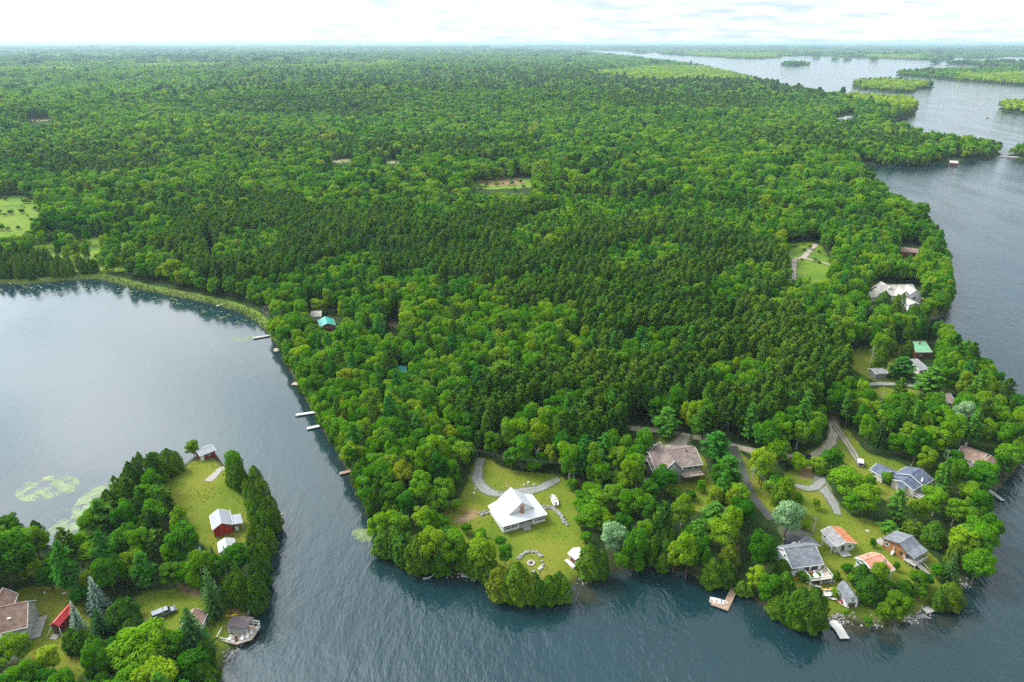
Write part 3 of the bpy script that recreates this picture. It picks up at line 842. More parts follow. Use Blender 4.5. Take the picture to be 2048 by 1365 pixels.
def plume_crown(H, R, q, ls):
    P, N, A = [], [], []
    lev = 11
    for i in range(lev):
        t = i/(lev-1)
        z = H*(0.20+0.77*t); rr = R*(1-t)**0.62*(0.7+0.3*min(1, t*5)) + 0.25
        nb = max(3, int(8*(1-t*0.5)))
        for j in range(nb):
            a = i*2.1 + j*2*math.pi/nb + rng.normal()*0.3
            L = rr*(0.6+0.55*rng.random())
            for e in range(4):
                s = 0.4+0.2*e
                c = np.array([math.cos(a)*L*s, math.sin(a)*L*s, z + L*s*0.25])
                for _ in range(q):
                    P.append(c + rng.normal(size=3)*np.array([.3,.3,.12])*(0.5+s*0.5))
                    N.append((rng.normal()*0.45+math.cos(a)*.3, rng.normal()*0.45+math.sin(a)*.3, 1)); A.append((math.cos(a), math.sin(a), 0.35))
    P = np.array(P)
    return cards(P, np.array(N), ls*(0.7+0.6*rng.random(len(P))), 1.8, np.array(A), 0.35)
def trunk_mb(H, r0, top, limbs=0, R=3):
    mb = MB()
    b1, b2 = rng.normal()*0.15, rng.normal()*0.15
    mb.tube([(0,0,-0.4),(0.02,0,H*0.08),(b1,b2,H*0.45),(b1*1.6,b2*1.5,H*top)], [r0*1.35,r0,r0*0.7,r0*0.18], 6)
    for k in range(limbs):
        a = k*2.4; z = H*(0.33+0.3*k/max(1,limbs))
        mb.tube([(b1*.8,b2*.8,z),(math.cos(a)*R*.35,math.sin(a)*R*.35,z+H*.10),(math.cos(a)*R*.62,math.sin(a)*R*.62,z+H*.22)], [r0*.5,r0*.3,r0*.08], 4)
    return mb
SPEC = {  # kind: (height, radius) of the prototype, foliage material
 'broad': (12.0, 3.6), 'sunpale': (12.0, 3.6), 'silver': (12.0, 3.6), 'rust': (12.0, 3.2),
 'pine': (16.0, 2.2), 'teal': (11.0, 2.1), 'wpine': (14.0, 3.5), 'cedar': (9.0, 2.1), 'spruce': (14.0, 2.8), 'blue': (11.0, 2.5)}
BASE = {'sunpale': 'broad', 'silver': 'broad', 'rust': 'broad', 'blue': 'spruce', 'teal': 'pine'}
def crown_verts(kind, lod, k):
    H, R = SPEC[kind]
    f = BASE.get(kind, kind)
    if f == 'broad':  return broad_crown(H, R, (4300, 1100, 260)[lod], (0.39, 0.75, 1.6)[lod])
    if f == 'pine':   return pine_crown(H, R, (4, 2, 1)[lod], (0.62, 0.9, 1.3)[lod])
    if f == 'cedar':  return cedar_crown(H, R, (2800, 800, 220)[lod], (0.36, 0.68, 1.3)[lod], (1, 2, 3, 1)[k % 4])
    if f == 'spruce': return spruce_crown(H, R, (1.6, 0.8, 0.5)[lod], (0.62, 1.0, 1.5)[lod])
    if f == 'wpine':  return plume_crown(H, R, (7, 3, 1)[lod], (0.62, 0.95, 1.6)[lod])
NVAR = {'broad': 7, 'pine': 4, 'cedar': 4, 'wpine': 3}
NEAR = {}   # kind -> [(crown mesh, trunk mesh)]
def near_protos(kind):
    if kind not in NEAR:
        H, R = SPEC[kind]; L = []
        for k in range(NVAR.get(kind, 3)):
            cm = card_mesh(kind + "_crown", crown_verts(kind, 0, k), [M[kind]])
            tb = trunk_mb(H, {'pine': .17, 'cedar': .14}.get(kind, .2), 0.93 if kind in ('pine','spruce','blue','teal','cedar','wpine') else 0.75,
                          6 if BASE.get(kind, kind) == 'broad' else 0, R)
            L.append((cm, tb.mesh(kind + "_trunk", M['birchbark'] if kind == 'broad' and k in (2, 5) else M['bark'])))
        NEAR[kind] = L
    return NEAR[kind]
STUFF = {}
def stuff_protos(kind, lod):
    """collection of joined crown+trunk meshes for the far woods"""
    key = (kind, lod)
    if key not in STUFF:
        c = bpy.data.collections.new(f"wood_{kind}_{lod}")
        H, R = SPEC[kind]
        for k in range(4):
            V = crown_verts(kind, lod, k)
            F = np.arange(len(V)).reshape(-1, 4)
            tb = trunk_mb(H, 0.18, 0.8)
            tv = np.array(tb.v)
            tfaces = np.array([f for f in tb.f if len(f) == 4]) + len(V)
            me = np_mesh("wood_tree", np.concatenate([V, tv]), np.concatenate([F, tfaces]), [M[kind], M['bark']])
            mi = np.zeros(len(me.polygons), np.int32); mi[len(F):] = 1
            me.polygons.foreach_set("material_index", mi)
            o = bpy.data.objects.new(f"wood_tree_{k}", me); c.objects.link(o)
        STUFF[key] = c
    return STUFF[key]
def clump_protos(kind, n, spread, q, ls):
    key = (kind, n, spread)
    if key not in STUFF:
        c = bpy.data.collections.new(f"wood_clump_{kind}_{n}")
        H, R = SPEC[kind]
        for k in range(4):
            parts = []
            for i in range(n):
                V = broad_crown(H, R*1.25, q, ls) if BASE.get(kind, kind) == 'broad' else pine_crown(H, R*1.5, 1, ls*0.8)
                s = 0.75 + 0.5*rng.random()
                rr, a = spread*math.sqrt((i+.5)/n), i*2.399 + rng.random()
                parts.append(V * np.array([s, s, s*(0.85+0.3*rng.random())]) + np.array([rr*math.cos(a), rr*math.sin(a), 0]))
            o = bpy.data.objects.new(f"wood_clump_{k}", card_mesh("wood_clump", np.concatenate(parts), [M[kind]])); c.objects.link(o)
        STUFF[key] = c
    return STUFF[key]
def scatter(name, label, coll, pts, rots, scl, n_var):
    """one object of uncountable trees, instanced on its points"""
    n = len(pts)
    me = bpy.data.meshes.new(name)
    me.vertices.add(n); me.vertices.foreach_set("co", np.asarray(pts, np.float32).ravel())
    for nm, typ, key, arr in (("rot", 'FLOAT_VECTOR', "vector", np.column_stack([np.zeros(n), np.zeros(n), rots])),
                              ("scl", 'FLOAT_VECTOR', "vector", scl), ("pick", 'INT', "value", rng.integers(0, n_var, n))):
        a = me.attributes.new(nm, typ, 'POINT'); a.data.foreach_set(key, np.ascontiguousarray(arr, np.int32 if typ == 'INT' else np.float32).ravel())
    me.update()
    o = bpy.data.objects.new(name, me); col.objects.link(o)
    ng = bpy.data.node_groups.new(name, 'GeometryNodeTree')
    ng.interface.new_socket("Geometry", in_out='INPUT', socket_type='NodeSocketGeometry')
    ng.interface.new_socket("Geometry", in_out='OUTPUT', socket_type='NodeSocketGeometry')
    N_, L_ = ng.nodes, ng.links
    gi, go = N_.new("NodeGroupInput"), N_.new("NodeGroupOutput")
    iop = N_.new("GeometryNodeInstanceOnPoints")
    ci = N_.new("GeometryNodeCollectionInfo")
    ci.inputs["Collection"].default_value = coll
    ci.inputs["Separate Children"].default_value = True; ci.inputs["Reset Children"].default_value = True
    def attr(nm, typ):
        a = N_.new("GeometryNodeInputNamedAttribute"); a.data_type = typ; a.inputs["Name"].default_value = nm
        return a.outputs["Attribute"]
    e2r = N_.new("FunctionNodeEulerToRotation")
    L_.new(attr("rot", 'FLOAT_VECTOR'), e2r.inputs[0])
    L_.new(gi.outputs[0], iop.inputs["Points"]); L_.new(ci.outputs[0], iop.inputs["Instance"])
    iop.inputs["Pick Instance"].default_value = True
    L_.new(attr("pick", 'INT'), iop.inputs["Instance Index"])
    L_.new(e2r.outputs[0], iop.inputs["Rotation"]); L_.new(attr("scl", 'FLOAT_VECTOR'), iop.inputs["Scale"])
    L_.new(iop.outputs[0], go.inputs[0])
    md = o.modifiers.new("scatter", 'NODES'); md.node_group = ng
    return tag(o, label, None, None, "stuff")

# ------------------------------------------------------------------ where trees stand
# single trees read off the photograph: kind, column, top row, foot row, width (pixels)
HAND = """
cedar 290 908 978 30;cedar 272 924 996 30;cedar 321 905 968 34;cedar 343 898 950 34;cedar 357 906 950 26;cedar 257 950 1022 42;cedar 240 974 1044 40;cedar 224 990 1056 36
broad 389 883 914 30;pine 300 975 1062 40;pine 340 976 1052 40;wpine 212 1000 1080 58;broad 265 1010 1092 56;pine 313 1018 1100 40;broad 190 1026 1094 50;wpine 238 1068 1126 34
broad 287 1060 1140 54;pine 325 1062 1132 40;broad 350 1085 1150 44;broad 377 1056 1146 70;broad 234 1118 1200 62;wpine 298 1106 1190 50;broad 350 1128 1182 48;broad 388 1125 1180 50;broad 268 1110 1170 48
broad 30 1074 1200 106;broad 34 1034 1090 44;broad 83 1055 1125 56;broad 4 1058 1130 60;broad 60 1090 1166 60;broad 170 1068 1114 62;broad 121 1106 1142 50;broad 110 1138 1188 46;broad 205 1085 1130 50;broad 72 1120 1172 50;broad -25 1110 1190 70
blue 202 1154 1232 46;blue 162 1203 1272 34;spruce 212 1218 1292 56;broad 166 1177 1221 34;cedar 258 1198 1262 46;cedar 236 1215 1266 36;cedar 274 1238 1284 34;broad 190 1142 1192 40
cedar 162 1262 1322 46;cedar 200 1278 1360 54;broad 302 1260 1362 116;broad 262 1270 1348 66;broad 350 1270 1340 60;broad 328 1332 1430 90;broad 384 1314 1390 74;cedar 418 1330 1400 46;broad 268 1345 1425 70;broad 225 1350 1420 50
spruce 398 1217 1332 92;spruce 434 1132 1250 60;blue 412 1094 1156 24;spruce 432 1092 1142 22;blue 455 1092 1136 24;broad 480 1092 1166 58;cedar 492 1134 1216 44;cedar 517 1144 1222 38;cedar 525 1108 1176 36;cedar 470 1150 1215 34
cedar 474 918 978 30;cedar 489 920 985 32;cedar 515 932 986 26;cedar 502 958 1000 24;cedar 524 958 998 26;cedar 517 990 1055 30;cedar 540 990 1050 34;cedar 528 1018 1080 32;cedar 549 1012 1062 30;cedar 516 1048 1108 34;cedar 536 1060 1112 34;cedar 522 1082 1135 34;cedar 505 965 1020 22
broad 50 1272 1332 50;broad 8 1302 1352 56;aspen 113 1294 1352 40;broad 34 1342 1400 50;broad 80 1330 1380 44;broad 20 1255 1275 12
broad 986 865 926 40;broad 1010 857 902 30;broad 1043 875 950 52;broad 940 884 926 28;broad 1101 892 946 28;broad 1068 918 950 34;broad 1085 905 946 30;pine 960 862 910 22;broad 1022 900 945 34
broad 1237 944 988 42;broad 1225 972 1022 48;broad 1183 968 1003 46;broad 1173 994 1050 48;broad 1189 1010 1076 56;broad 1255 984 1042 50;broad 1278 990 1044 48;silver 1225 1046 1124 56;cedar 1176 1088 1158 38;cedar 1196 1092 1154 36;broad 1264 1058 1144 50;broad 1240 1030 1090 46;broad 1208 1025 1080 46;broad 1290 1040 1100 44;broad 1200 985 1030 44;broad 1165 985 1018 30;broad 1160 1030 1062 26
broad 1010 1090 1136 34;cedar 1001 1132 1200 44;cedar 1034 1126 1206 44;cedar 1077 1150 1206 38;cedar 1118 1147 1204 40;cedar 1098 1152 1206 34;cedar 1055 1140 1206 40;cedar 1016 1140 1202 34
broad 968 1076 1152 56;broad 905 1068 1143 58;broad 862 1060 1140 54;cedar 840 1070 1145 44;cedar 938 1090 1146 44;cedar 783 1060 1122 58;cedar 812 1062 1128 48;cedar 884 1100 1148 42;cedar 955 1105 1156 36;broad 873 980 1040 50;broad 850 1015 1075 50;broad 758 1030 1092 44;broad 800 1030 1090 50;broad 890 960 1015 44;broad 900 925 975 38;cedar 980 1120 1168 34
wpine 1329 816 888 58;pine 1402 815 900 46;broad 1283 858 938 40;wpine 1427 864 934 58;wpine 1451 912 984 58;broad 1466 970 1026 56;wpine 1422 1004 1082 52;broad 1476 1000 1070 58;broad 1525 903 960 50;broad 1554 881 938 50;broad 1559 957 1004 50;silver 1566 1003 1088 62;broad 1586 984 1034 30;broad 1590 912 950 40;broad 1661 898 942 42;broad 1690 945 1008 76;broad 1447 798 842 26;broad 1660 780 848 40;broad 1630 915 948 34
broad 1361 998 1062 44;broad 1325 1018 1082 46;broad 1327 938 998 56;broad 1293 960 1022 40;broad 1512 1068 1122 50;broad 1540 960 1000 34;broad 1300 1000 1060 44;wpine 1390 1040 1100 44
broad 1371 1070 1156 50;broad 1398 1080 1156 42;cedar 1420 1116 1174 34;cedar 1449 1118 1170 32;cedar 1455 1090 1142 32;broad 1517 1070 1158 54;broad 1511 1136 1190 44;cedar 1488 1160 1188 30;broad 1532 1150 1216 46;cedar 1562 1144 1218 38;cedar 1592 1176 1254 46;cedar 1619 1178 1260 44;cedar 1574 1180 1244 38;cedar 1324 1106 1140 24;broad 1275 1116 1146 34;broad 1245 1100 1142 34;broad 1345 1090 1144 40;cedar 1550 1190 1232 30;cedar 1606 1196 1256 34
broad 1748 1124 1192 36;cedar 1731 1150 1212 40;cedar 1716 1130 1182 30;broad 1786 1188 1248 54;cedar 1805 1162 1198 30;broad 1832 1147 1184 40;cedar 1860 1042 1100 34;cedar 1821 1040 1074 36;wpine 1774 1044 1074 42;spruce 1892 1105 1172 44;cedar 1895 1166 1216 40;broad 1912 1060 1124 66;cedar 1752 1165 1215 34;cedar 1765 1205 1235 28;cedar 1880 1180 1220 30
broad 1940 1044 1122 76;broad 1955 1100 1152 48;broad 1943 1108 1168 56;wpine 1784 980 1054 42;broad 1862 980 1042 58;broad 1930 970 1022 58;broad 1900 1000 1060 56;broad 1830 1000 1050 46;broad 1722 970 1040 56;broad 1700 990 1040 46;cedar 1640 920 955 26;broad 1965 1030 1090 50;broad 1950 940 990 60
silver 1911 806 872 40;broad 1858 856 920 60;broad 1716 815 880 42;spruce 1752 835 898 40;broad 1790 870 918 44;broad 1895 900 950 40;broad 1960 925 975 54;broad 2005 890 950 54;broad 1770 945 975 22;broad 1735 950 985 24
cedar 1762 583 628 26;cedar 1790 585 636 24;cedar 1820 610 660 26;broad 1868 588 628 46;cedar 1725 590 622 20;cedar 1700 588 620 26;cedar 1748 608 640 18;broad 1770 628 660 34;broad 1808 630 664 40;cedar 1780 680 716 18;cedar 1755 690 752 22;wpine 1800 715 765 50;blue 1872 732 768 18;spruce 1785 722 762 24;wpine 1852 735 800 60;cedar 1811 680 722 18
broad 600 632 690 62;broad 628 655 700 50;broad 560 600 640 34;broad 668 665 710 40;broad 612 690 740 46;broad 575 640 690 40;broad 690 650 695 40;broad 640 600 632 34
broad 1612 1152 1170 22;broad 1632 1150 1168 20;broad 1598 1148 1166 18;cedar 1668 1142 1164 16;broad 1690 1130 1152 24;broad 1702 1150 1176 24;broad 1668 1185 1200 16;broad 1735 1235 1250 20;broad 1800 1180 1206 26;broad 1815 1198 1222 22;broad 1770 1160 1186 26;broad 1850 1150 1178 30;broad 1870 1130 1160 30;broad 1838 1176 1200 24;broad 1630 1000 1024 18;broad 1655 940 956 18;cedar 1722 1180 1212 24;broad 1690 1218 1232 14;broad 1605 1040 1062 22;broad 1745 1085 1100 14;broad 1790 1130 1146 14;cedar 1560 1120 1160 26;broad 1345 975 1000 24;broad 1380 985 1008 24;broad 1400 965 990 20;broad 1170 1065 1092 26;broad 935 1050 1075 24;broad 960 1060 1085 26;broad 1000 1075 1098 22;broad 885 1035 1065 30;broad 910 1000 1028 24;broad 1140 960 985 22;broad 1152 1000 1022 18
rust 1530 655 690 26;rust 1330 398 422 18;rust 1402 404 424 20;rust 1310 405 424 14;broad 350 520 570 44;broad 780 555 600 70
"""
trees = []      # kind, x, y, z, height, radius, hand
for row in HAND.replace("\n", ";").split(";"):
    f_ = row.split()
    if len(f_) != 5: continue
    k_, u_, vt, vb, w_ = f_[0], *map(float, f_[1:])
    # the foot lies half a crown behind the crown's lower edge
    x0, y0 = gp(u_, vb, 1.5)
    dep = y0*CP + (CAM_H-1.5)*SP
    r_ = w_ / 2 / FPX * dep * (1.2 if k_ == 'cedar' else 1.0)
    back = 0.55 if k_ in ('broad', 'sunpale', 'silver', 'rust') else 0.8
    hyp = math.hypot(x0, y0)
    x1, y1 = x0*(1 + r_*back/hyp), y0*(1 + r_*back/hyp)
    z1 = float(ground(x1, y1)[0])
    if z1 < 0.2: z1 = 0.2
    hgt = (height_for(x1, y1, vt) - z1)
    trees.append([k_, x1, y1, z1, max(2.5, hgt), r_, True])

PINES = [
 [(335,480),(480,430),(700,450),(900,432),(1100,470),(1280,478),(1450,490),(1560,520),(1570,570),(1555,610),(1500,640),(1250,600),(1120,585),(960,600),(700,575),(590,600),(430,580),(330,530)],
 [(1000,620),(1250,600),(1500,650),(1640,700),(1725,790),(1690,842),(1600,876),(1500,880),(1450,868),(1400,850),(1310,838),(1280,850),(1180,930),(1110,910),(960,890),(905,850),(960,800),(1100,790),(1230,740),(1120,690)],
 [(880,470),(1010,440),(1200,460),(1200,500),(900,500)],
]
TEAL = [[(620,510),(800,498),(1000,512),(1200,518),(1480,520),(1490,550),(1200,560),(900,560),(640,550)]]
SUN_STANDS = [[(1165,150),(1300,137),(1480,137),(1520,150),(1545,166),(1300,168)],[(262,128),(440,126),(446,136),(262,138)],[(520,131),(790,126),(792,134),(525,139)],  # far stands tinted pale in place of sunlight through cloud gaps
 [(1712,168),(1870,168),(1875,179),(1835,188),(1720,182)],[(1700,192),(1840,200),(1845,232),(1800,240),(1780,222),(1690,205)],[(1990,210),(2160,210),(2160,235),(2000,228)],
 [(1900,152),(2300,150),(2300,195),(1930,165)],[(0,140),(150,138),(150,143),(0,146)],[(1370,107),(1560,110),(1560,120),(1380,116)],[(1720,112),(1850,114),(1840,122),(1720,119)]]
CLEAR = [   # ground, roofs and roads that the photograph shows free of crowns
 [(948,925),(962,914),(985,924),(1005,938),(1060,948),(1120,952),(1150,985),(1154,1040),(1163,1080),(1150,1108),(1140,1165),(1125,1150),(1085,1148),(1035,1125),(1028,1090),(1000,1078),(940,1068),(882,1050),(900,1012),(945,975)],
 [(322,966),(360,936),(395,890),(436,892),(448,934),(462,950),(478,995),(500,1040),(500,1075),(475,1092),(435,1105),(405,1062),(375,1018)],
 [(270,1192),(330,1182),(405,1192),(425,1215),(440,1262),(380,1250),(345,1285),(330,1248),(285,1246)],[(430,1222),(512,1222),(512,1285),(435,1330),(420,1280)],
 [(-20,1200),(60,1176),(140,1182),(136,1210),(140,1262),(135,1290),(60,1290),(30,1320),(-20,1330)],
 [(1296,885),(1345,858),(1372,868),(1370,890),(1412,900),(1412,1000),(1370,990),(1340,960),(1296,945)],
 [(1250,848),(1290,852),(1290,866),(1250,862)],[(1440,882),(1512,896),(1512,908),(1440,896)],[(1578,906),(1625,902),(1655,850),(1672,845),(1690,862),(1722,915),(1726,940),(1700,915),(1682,880),(1662,915),(1640,925),(1590,922)],
 [(1460,895),(1482,900),(1500,965),(1548,1030),(1540,1045),(1500,1005),(1485,960)],
 [(1565,940),(1640,932),(1655,960),(1695,1035),(1760,1050),(1775,1060),(1848,1085),(1850,1118),(1875,1135),(1845,1160),(1800,1160),(1796,1185),(1760,1195),(1720,1235),(1650,1240),(1640,1200),(1590,1150),(1565,1110),(1572,1085),(1600,1060),(1640,1030),(1600,985)],
 [(1690,862),(1738,915),(1782,920),(1862,960),(1858,995),(1790,1000),(1735,965),(1715,935)],[(1908,888),(1982,905),(1982,930),(1908,915)],
 [(1700,702),(1740,692),(1760,730),(1740,765),(1712,738)],[(1788,688),(1800,688),(1800,720),(1788,716)],[(1826,684),(1868,684),(1868,716),(1826,716)],[(1838,720),(1862,720),(1862,744),(1838,744)],
 [(1730,762),(1860,766),(1860,784),(1730,778)],[(1746,735),(1780,735),(1780,762),(1746,762)],[(1742,568),(1842,568),(1842,612),(1800,615),(1742,592)],[(1734,606),(1752,606),(1752,626),(1734,626)],
 [(1575,486),(1638,484),(1660,535),(1650,556),(1605,556),(1596,520),(1590,560),(1583,560)],[(1800,488),(1842,490),(1842,510),(1800,508)],[(1888,792),(1914,792),(1914,808),(1888,808)],
 [(612,614),(642,614),(676,634),(674,664),(634,664),(628,640)],[(796,730),(808,730),(808,738),(796,738)],[(722,714),(732,714),(732,719),(722,719)],[(778,642),(800,644),(800,658),(780,656)],
 [(1412,620),(1490,626),(1490,634),(1412,630)],[(935,365),(1066,363),(1060,382),(940,383)],[(1110,353),(1235,351),(1235,357),(1115,360)],[(-30,398),(55,396),(78,415),(60,458),(-30,478)],[(1840,1190),(1882,1196),(1880,1236),(1840,1232)],[(1905,1160),(1935,1165),(1932,1200),(1905,1196)],[(1418,1165),(1478,1165),(1478,1225),(1418,1225)],
 [(1895,316),(1920,316),(1920,328),(1895,328)],[(1676,230),(1710,228),(1710,238),(1676,240)],[(415,488),(426,488),(426,504),(415,504)],
]
CLEAR += MARSH[:7]
ROOFS_W = []      # building footprints (filled in by the builders further down, tested for the auto wood)
def px_in(u, v, polys):
    r = np.zeros(np.shape(u), bool)
    for p in polys:
        a = np.asarray(p, float); lo, hi = a.min(0), a.max(0)
        s = (u > lo[0]) & (u < hi[0]) & (v > lo[1]) & (v < hi[1])
        if s.any(): r[s] |= in_poly(u[s], v[s], p)
    return r
def grid(r0, r1, s, amax=47):
    n = int(2*r1/s) + 2
    gx, gy = np.meshgrid((np.arange(n) - n/2)*s, np.arange(int(r1/s)+2)*s)
    gx = gx + (np.arange(gx.shape[0])[:, None] % 2)*s*0.5
    gx = (gx + (rng.random(gx.shape)-0.5)*s*0.75).ravel(); gy = (gy + (rng.random(gy.shape)-0.5)*s*0.75).ravel()
    r = np.hypot(gx, gy); a = np.degrees(np.arctan2(gx, gy))
    k = (r >= r0) & (r < r1) & (np.abs(a) < amax)
    return gx[k], gy[k]
HX = np.array([[t[1], t[2], t[5]] for t in trees])
def blocked(x, y, z, h, r):
    bad = np.zeros(x.shape, bool)
    for fz, fx in ((0.0,0),(0.35,-.7),(0.35,.7),(0.65,-.75),(0.65,.75),(0.65,0),(1.0,0),(0.9,-.4),(0.9,.4),(0.2,0)):
        u, v, _ = project(x + fx*r, y, z + fz*h)
        bad |= px_in(u, v, CLEAR)
    return bad
def fill(r0, r1, s, kind_fn, hr_fn, near=True, margin=1.2, check=True):
    x, y = grid(r0, r1, s)
    d = sdf(x, y); k = d > margin
    x, y, d = x[k], y[k], d[k]
    z = ground_from(d, x, y)
    u, v, _ = project(x, y, z)
    kinds = kind_fn(u, v, d)
    k = kinds != ''
    x, y, z, d, u, v, kinds = x[k], y[k], z[k], d[k], u[k], v[k], kinds[k]
    h, r = hr_fn(kinds, d)
    if not near and check:
        pf = patchy(x, y); sz = np.clip(1 + 0.22*pf, 0.6, 1.5)
        h, r = h*sz, r*np.clip(1 + 0.18*pf, 0.7, 1.4)
        con = (patchy(x+5000, y*1.0+3000) + rng.normal(size=x.shape)*0.5 > 1.15) & (kinds == 'broad'); kinds[con] = 'pine'; r = np.where(con, np.minimum(r, 3.0), r)
    ok = ~blocked(x, y, z, h, r) if check else np.ones(x.shape, bool)
    if near:
        for hx, hy, hr in HX: ok &= np.hypot(x-hx, y-hy) > 0.74*(hr + r*0.85)
    for i in np.nonzero(ok)[0]: trees.append([str(kinds[i]), x[i], y[i], z[i], h[i], r[i], False])
def pine_kind(u, v, d):
    out_ = np.full(u.shape, '', dtype='<U8')
    p = px_in(u + 22*np.sin(v/9.0), v + 9*np.sin(u/41.0) + 4*np.sin(u/13.0), PINES); out_[p] = 'pine'
    t = px_in(u + rng.normal(size=u.shape)*40, v + rng.normal(size=u.shape)*7, TEAL) & p & (rng.random(u.shape) < 0.75); out_[t] = 'teal'
    q = rng.random(u.shape)
    mixed = p & (np.sin(u/63.0)*np.sin(v/31.0+u/140.0) > 0.42)
    out_[mixed] = ''
    out_[p & (q < 0.05)] = ''
    return out_
def broad_kind(u, v, d):
    out_ = np.full(u.shape, 'broad', dtype='<U8')
    q = rng.random(u.shape)
    out_[q < 0.07] = 'wpine'; out_[(q >= 0.07) & (q < 0.12)] = 'pine'
    sh = (d < 6) & (v > 600)
    out_[sh & (q > 0.5)] = 'cedar'
    hedge = (u < 200) & (v > 528) & (v < 566); out_[hedge] = 'cedar'
    p = px_in(u + 22*np.sin(v/9.0), v + 9*np.sin(u/41.0) + 4*np.sin(u/13.0), PINES) & ~((np.sin(u/63.0)*np.sin(v/31.0+u/140.0) > 0.42)) ; out_[p & (q > 0.05)] = ''
    md = px_in(u + rng.normal(size=u.shape)*8, v + rng.normal(size=u.shape)*3, MEADOWS); out_[md & (q > 0.12)] = ''
    out_[md & (q <= 0.12)] = 'broad'
    out_[px_in(u, v, MARSH)] = ''
    reed = (u > -150) & (u < 545) & (v < 690) & (v > 540) & (d < 7); out_[reed & ~hedge] = ''
    out_[hedge & (d < 3)] = ''
    return out_
def hr_near(kinds, d):
    n = len(kinds); q = rng.random(n)
    h = np.where(kinds == 'broad', 9.5 + 4.5*q, np.where(kinds == 'cedar', 7 + 3*q, np.where(kinds == 'teal', 9.5 + 2*q, 14 + 3.5*q)))
    h = np.where((kinds != 'cedar') & (d < 12), h*0.86, h)
    r = np.where(kinds == 'broad', 2.3 + 1.9*rng.random(n), np.where(kinds == 'cedar', 1.8 + .6*q, np.where(kinds == 'wpine', 2.6 + .8*q, np.where(kinds == 'teal', 1.8+.4*q, 2.0 + .6*q))))
    return h, r
_w = [(rng.uniform(0, 6.28), rng.uniform(0, 6.28), 2*math.pi/L_) for L_ in (900, 620, 420, 300, 210, 150, 110, 80, 60, 45)]
def patchy(x, y):
    s = 0
    for i, (a, ph, k) in enumerate(_w): s = s + np.sin((x*math.cos(a) + y*math.sin(a))*k + ph + 1.3*np.sin((x*math.sin(a) - y*math.cos(a))*k*0.6 + ph*2)) * (0.85**i)
    return s / 2.2
def hr_mid(kinds, d):
    n = len(kinds); q = rng.random(n)
    h = np.where(kinds == 'broad', 8 + 9*q, 12 + 7*q)
    r = np.where((kinds == 'broad') | (kinds == 'sunpale'), 3.0 + 3.4*q**1.6, 2.4 + 1.2*q)
    return h, r
def mid_kind(u, v, d):
    out_ = broad_kind(u, v, d)
    q = rng.random(u.shape)
    drk = np.sin(u/210.0+v/47.0)*np.sin(v/23.0-u/330.0)
    out_[(out_ != '') & (drk > 0.45) & (q < 0.45)] = 'pine'
    out_[(out_ != '') & px_in(u + rng.normal(size=u.shape)*14, v + rng.normal(size=u.shape)*1.6, SUN_STANDS)] = 'sunpale'
    gapn = np.sin(u/37.0+v/11.0)*np.sin(v/7.0-u/61.0) + 0.6*np.sin(u/17.0)*np.sin(v/5.3)
    out_[(gapn > 0.95) & (q < 0.7)] = ''
    return out_
fill(60, 640, 3.5, pine_kind, hr_near)
fill(60, 560, 4.7, broad_kind, hr_near)
def bush_kind(u, v, d):
    out_ = np.full(u.shape, '', dtype='<U8')
    md = px_in(u, v, MEADOWS) | px_in(u, v, MARSH)
    out_[md & (rng.random(u.shape) < 0.12)] = 'broad'
    return out_
def bush_hr(kinds, d):
    q = rng.random(len(kinds)); return 1.2 + 3.2*q**2, 0.8 + 1.5*q**1.5
fill(150, 1700, 4.6, bush_kind, bush_hr, near=False, margin=5, check=False)
fill(560, 1700, 7.0, mid_kind, hr_mid, near=False, margin=2.0)

def shore_row():
    P = LANDS[0]; n = len(P)
    for i in range(n):
        a, b_ = P[i], P[(i+1) % n]; l = math.hypot(*(b_-a))
        if l > 400: continue
        m_ = max(1, int(l/3.1))
        u0, v0, _ = project(*((a+b_)/2), 0)
        if v0 < 325 or u0 < -100 or u0 > 2150 or v0 > 1500: continue
        for k in range(m_):
            p = a + (b_-a)*((k + rng.random())/m_)
            nx, ny = -(b_-a)[1]/l, (b_-a)[0]/l
            for sgn in (1, -1):
                x, y = p[0]+sgn*nx*1.3, p[1]+sgn*ny*1.3
                d = float(sdf(x, y)[0])
                if d > 0.4: break
            else: continue
            z = float(ground_from(np.array([d]), np.array([x]), np.array([y]))[0])
            u, v, dep = project(x, y, z)
            if v < 330 or u < -60 or u > 2110 or (u < 548 and v < 690): continue
            kd = 'cedar' if rng.random() < (0.75 if v > 1050 else 0.4) else 'broad'
            h, r = (6+3.5*rng.random(), 1.9+.6*rng.random()) if kd == 'cedar' else (7+4*rng.random(), 2.3+1.0*rng.random())
            A_ = np.array
            if blocked(A_([x]), A_([y]), A_([z]), A_([h]), A_([r]))[0]: continue
            if (np.hypot(HX[:,0]-x, HX[:,1]-y) < 0.6*(HX[:,2]+r)).any(): continue
            trees.append([kd, x, y, z, h, r, False])
shore_row()

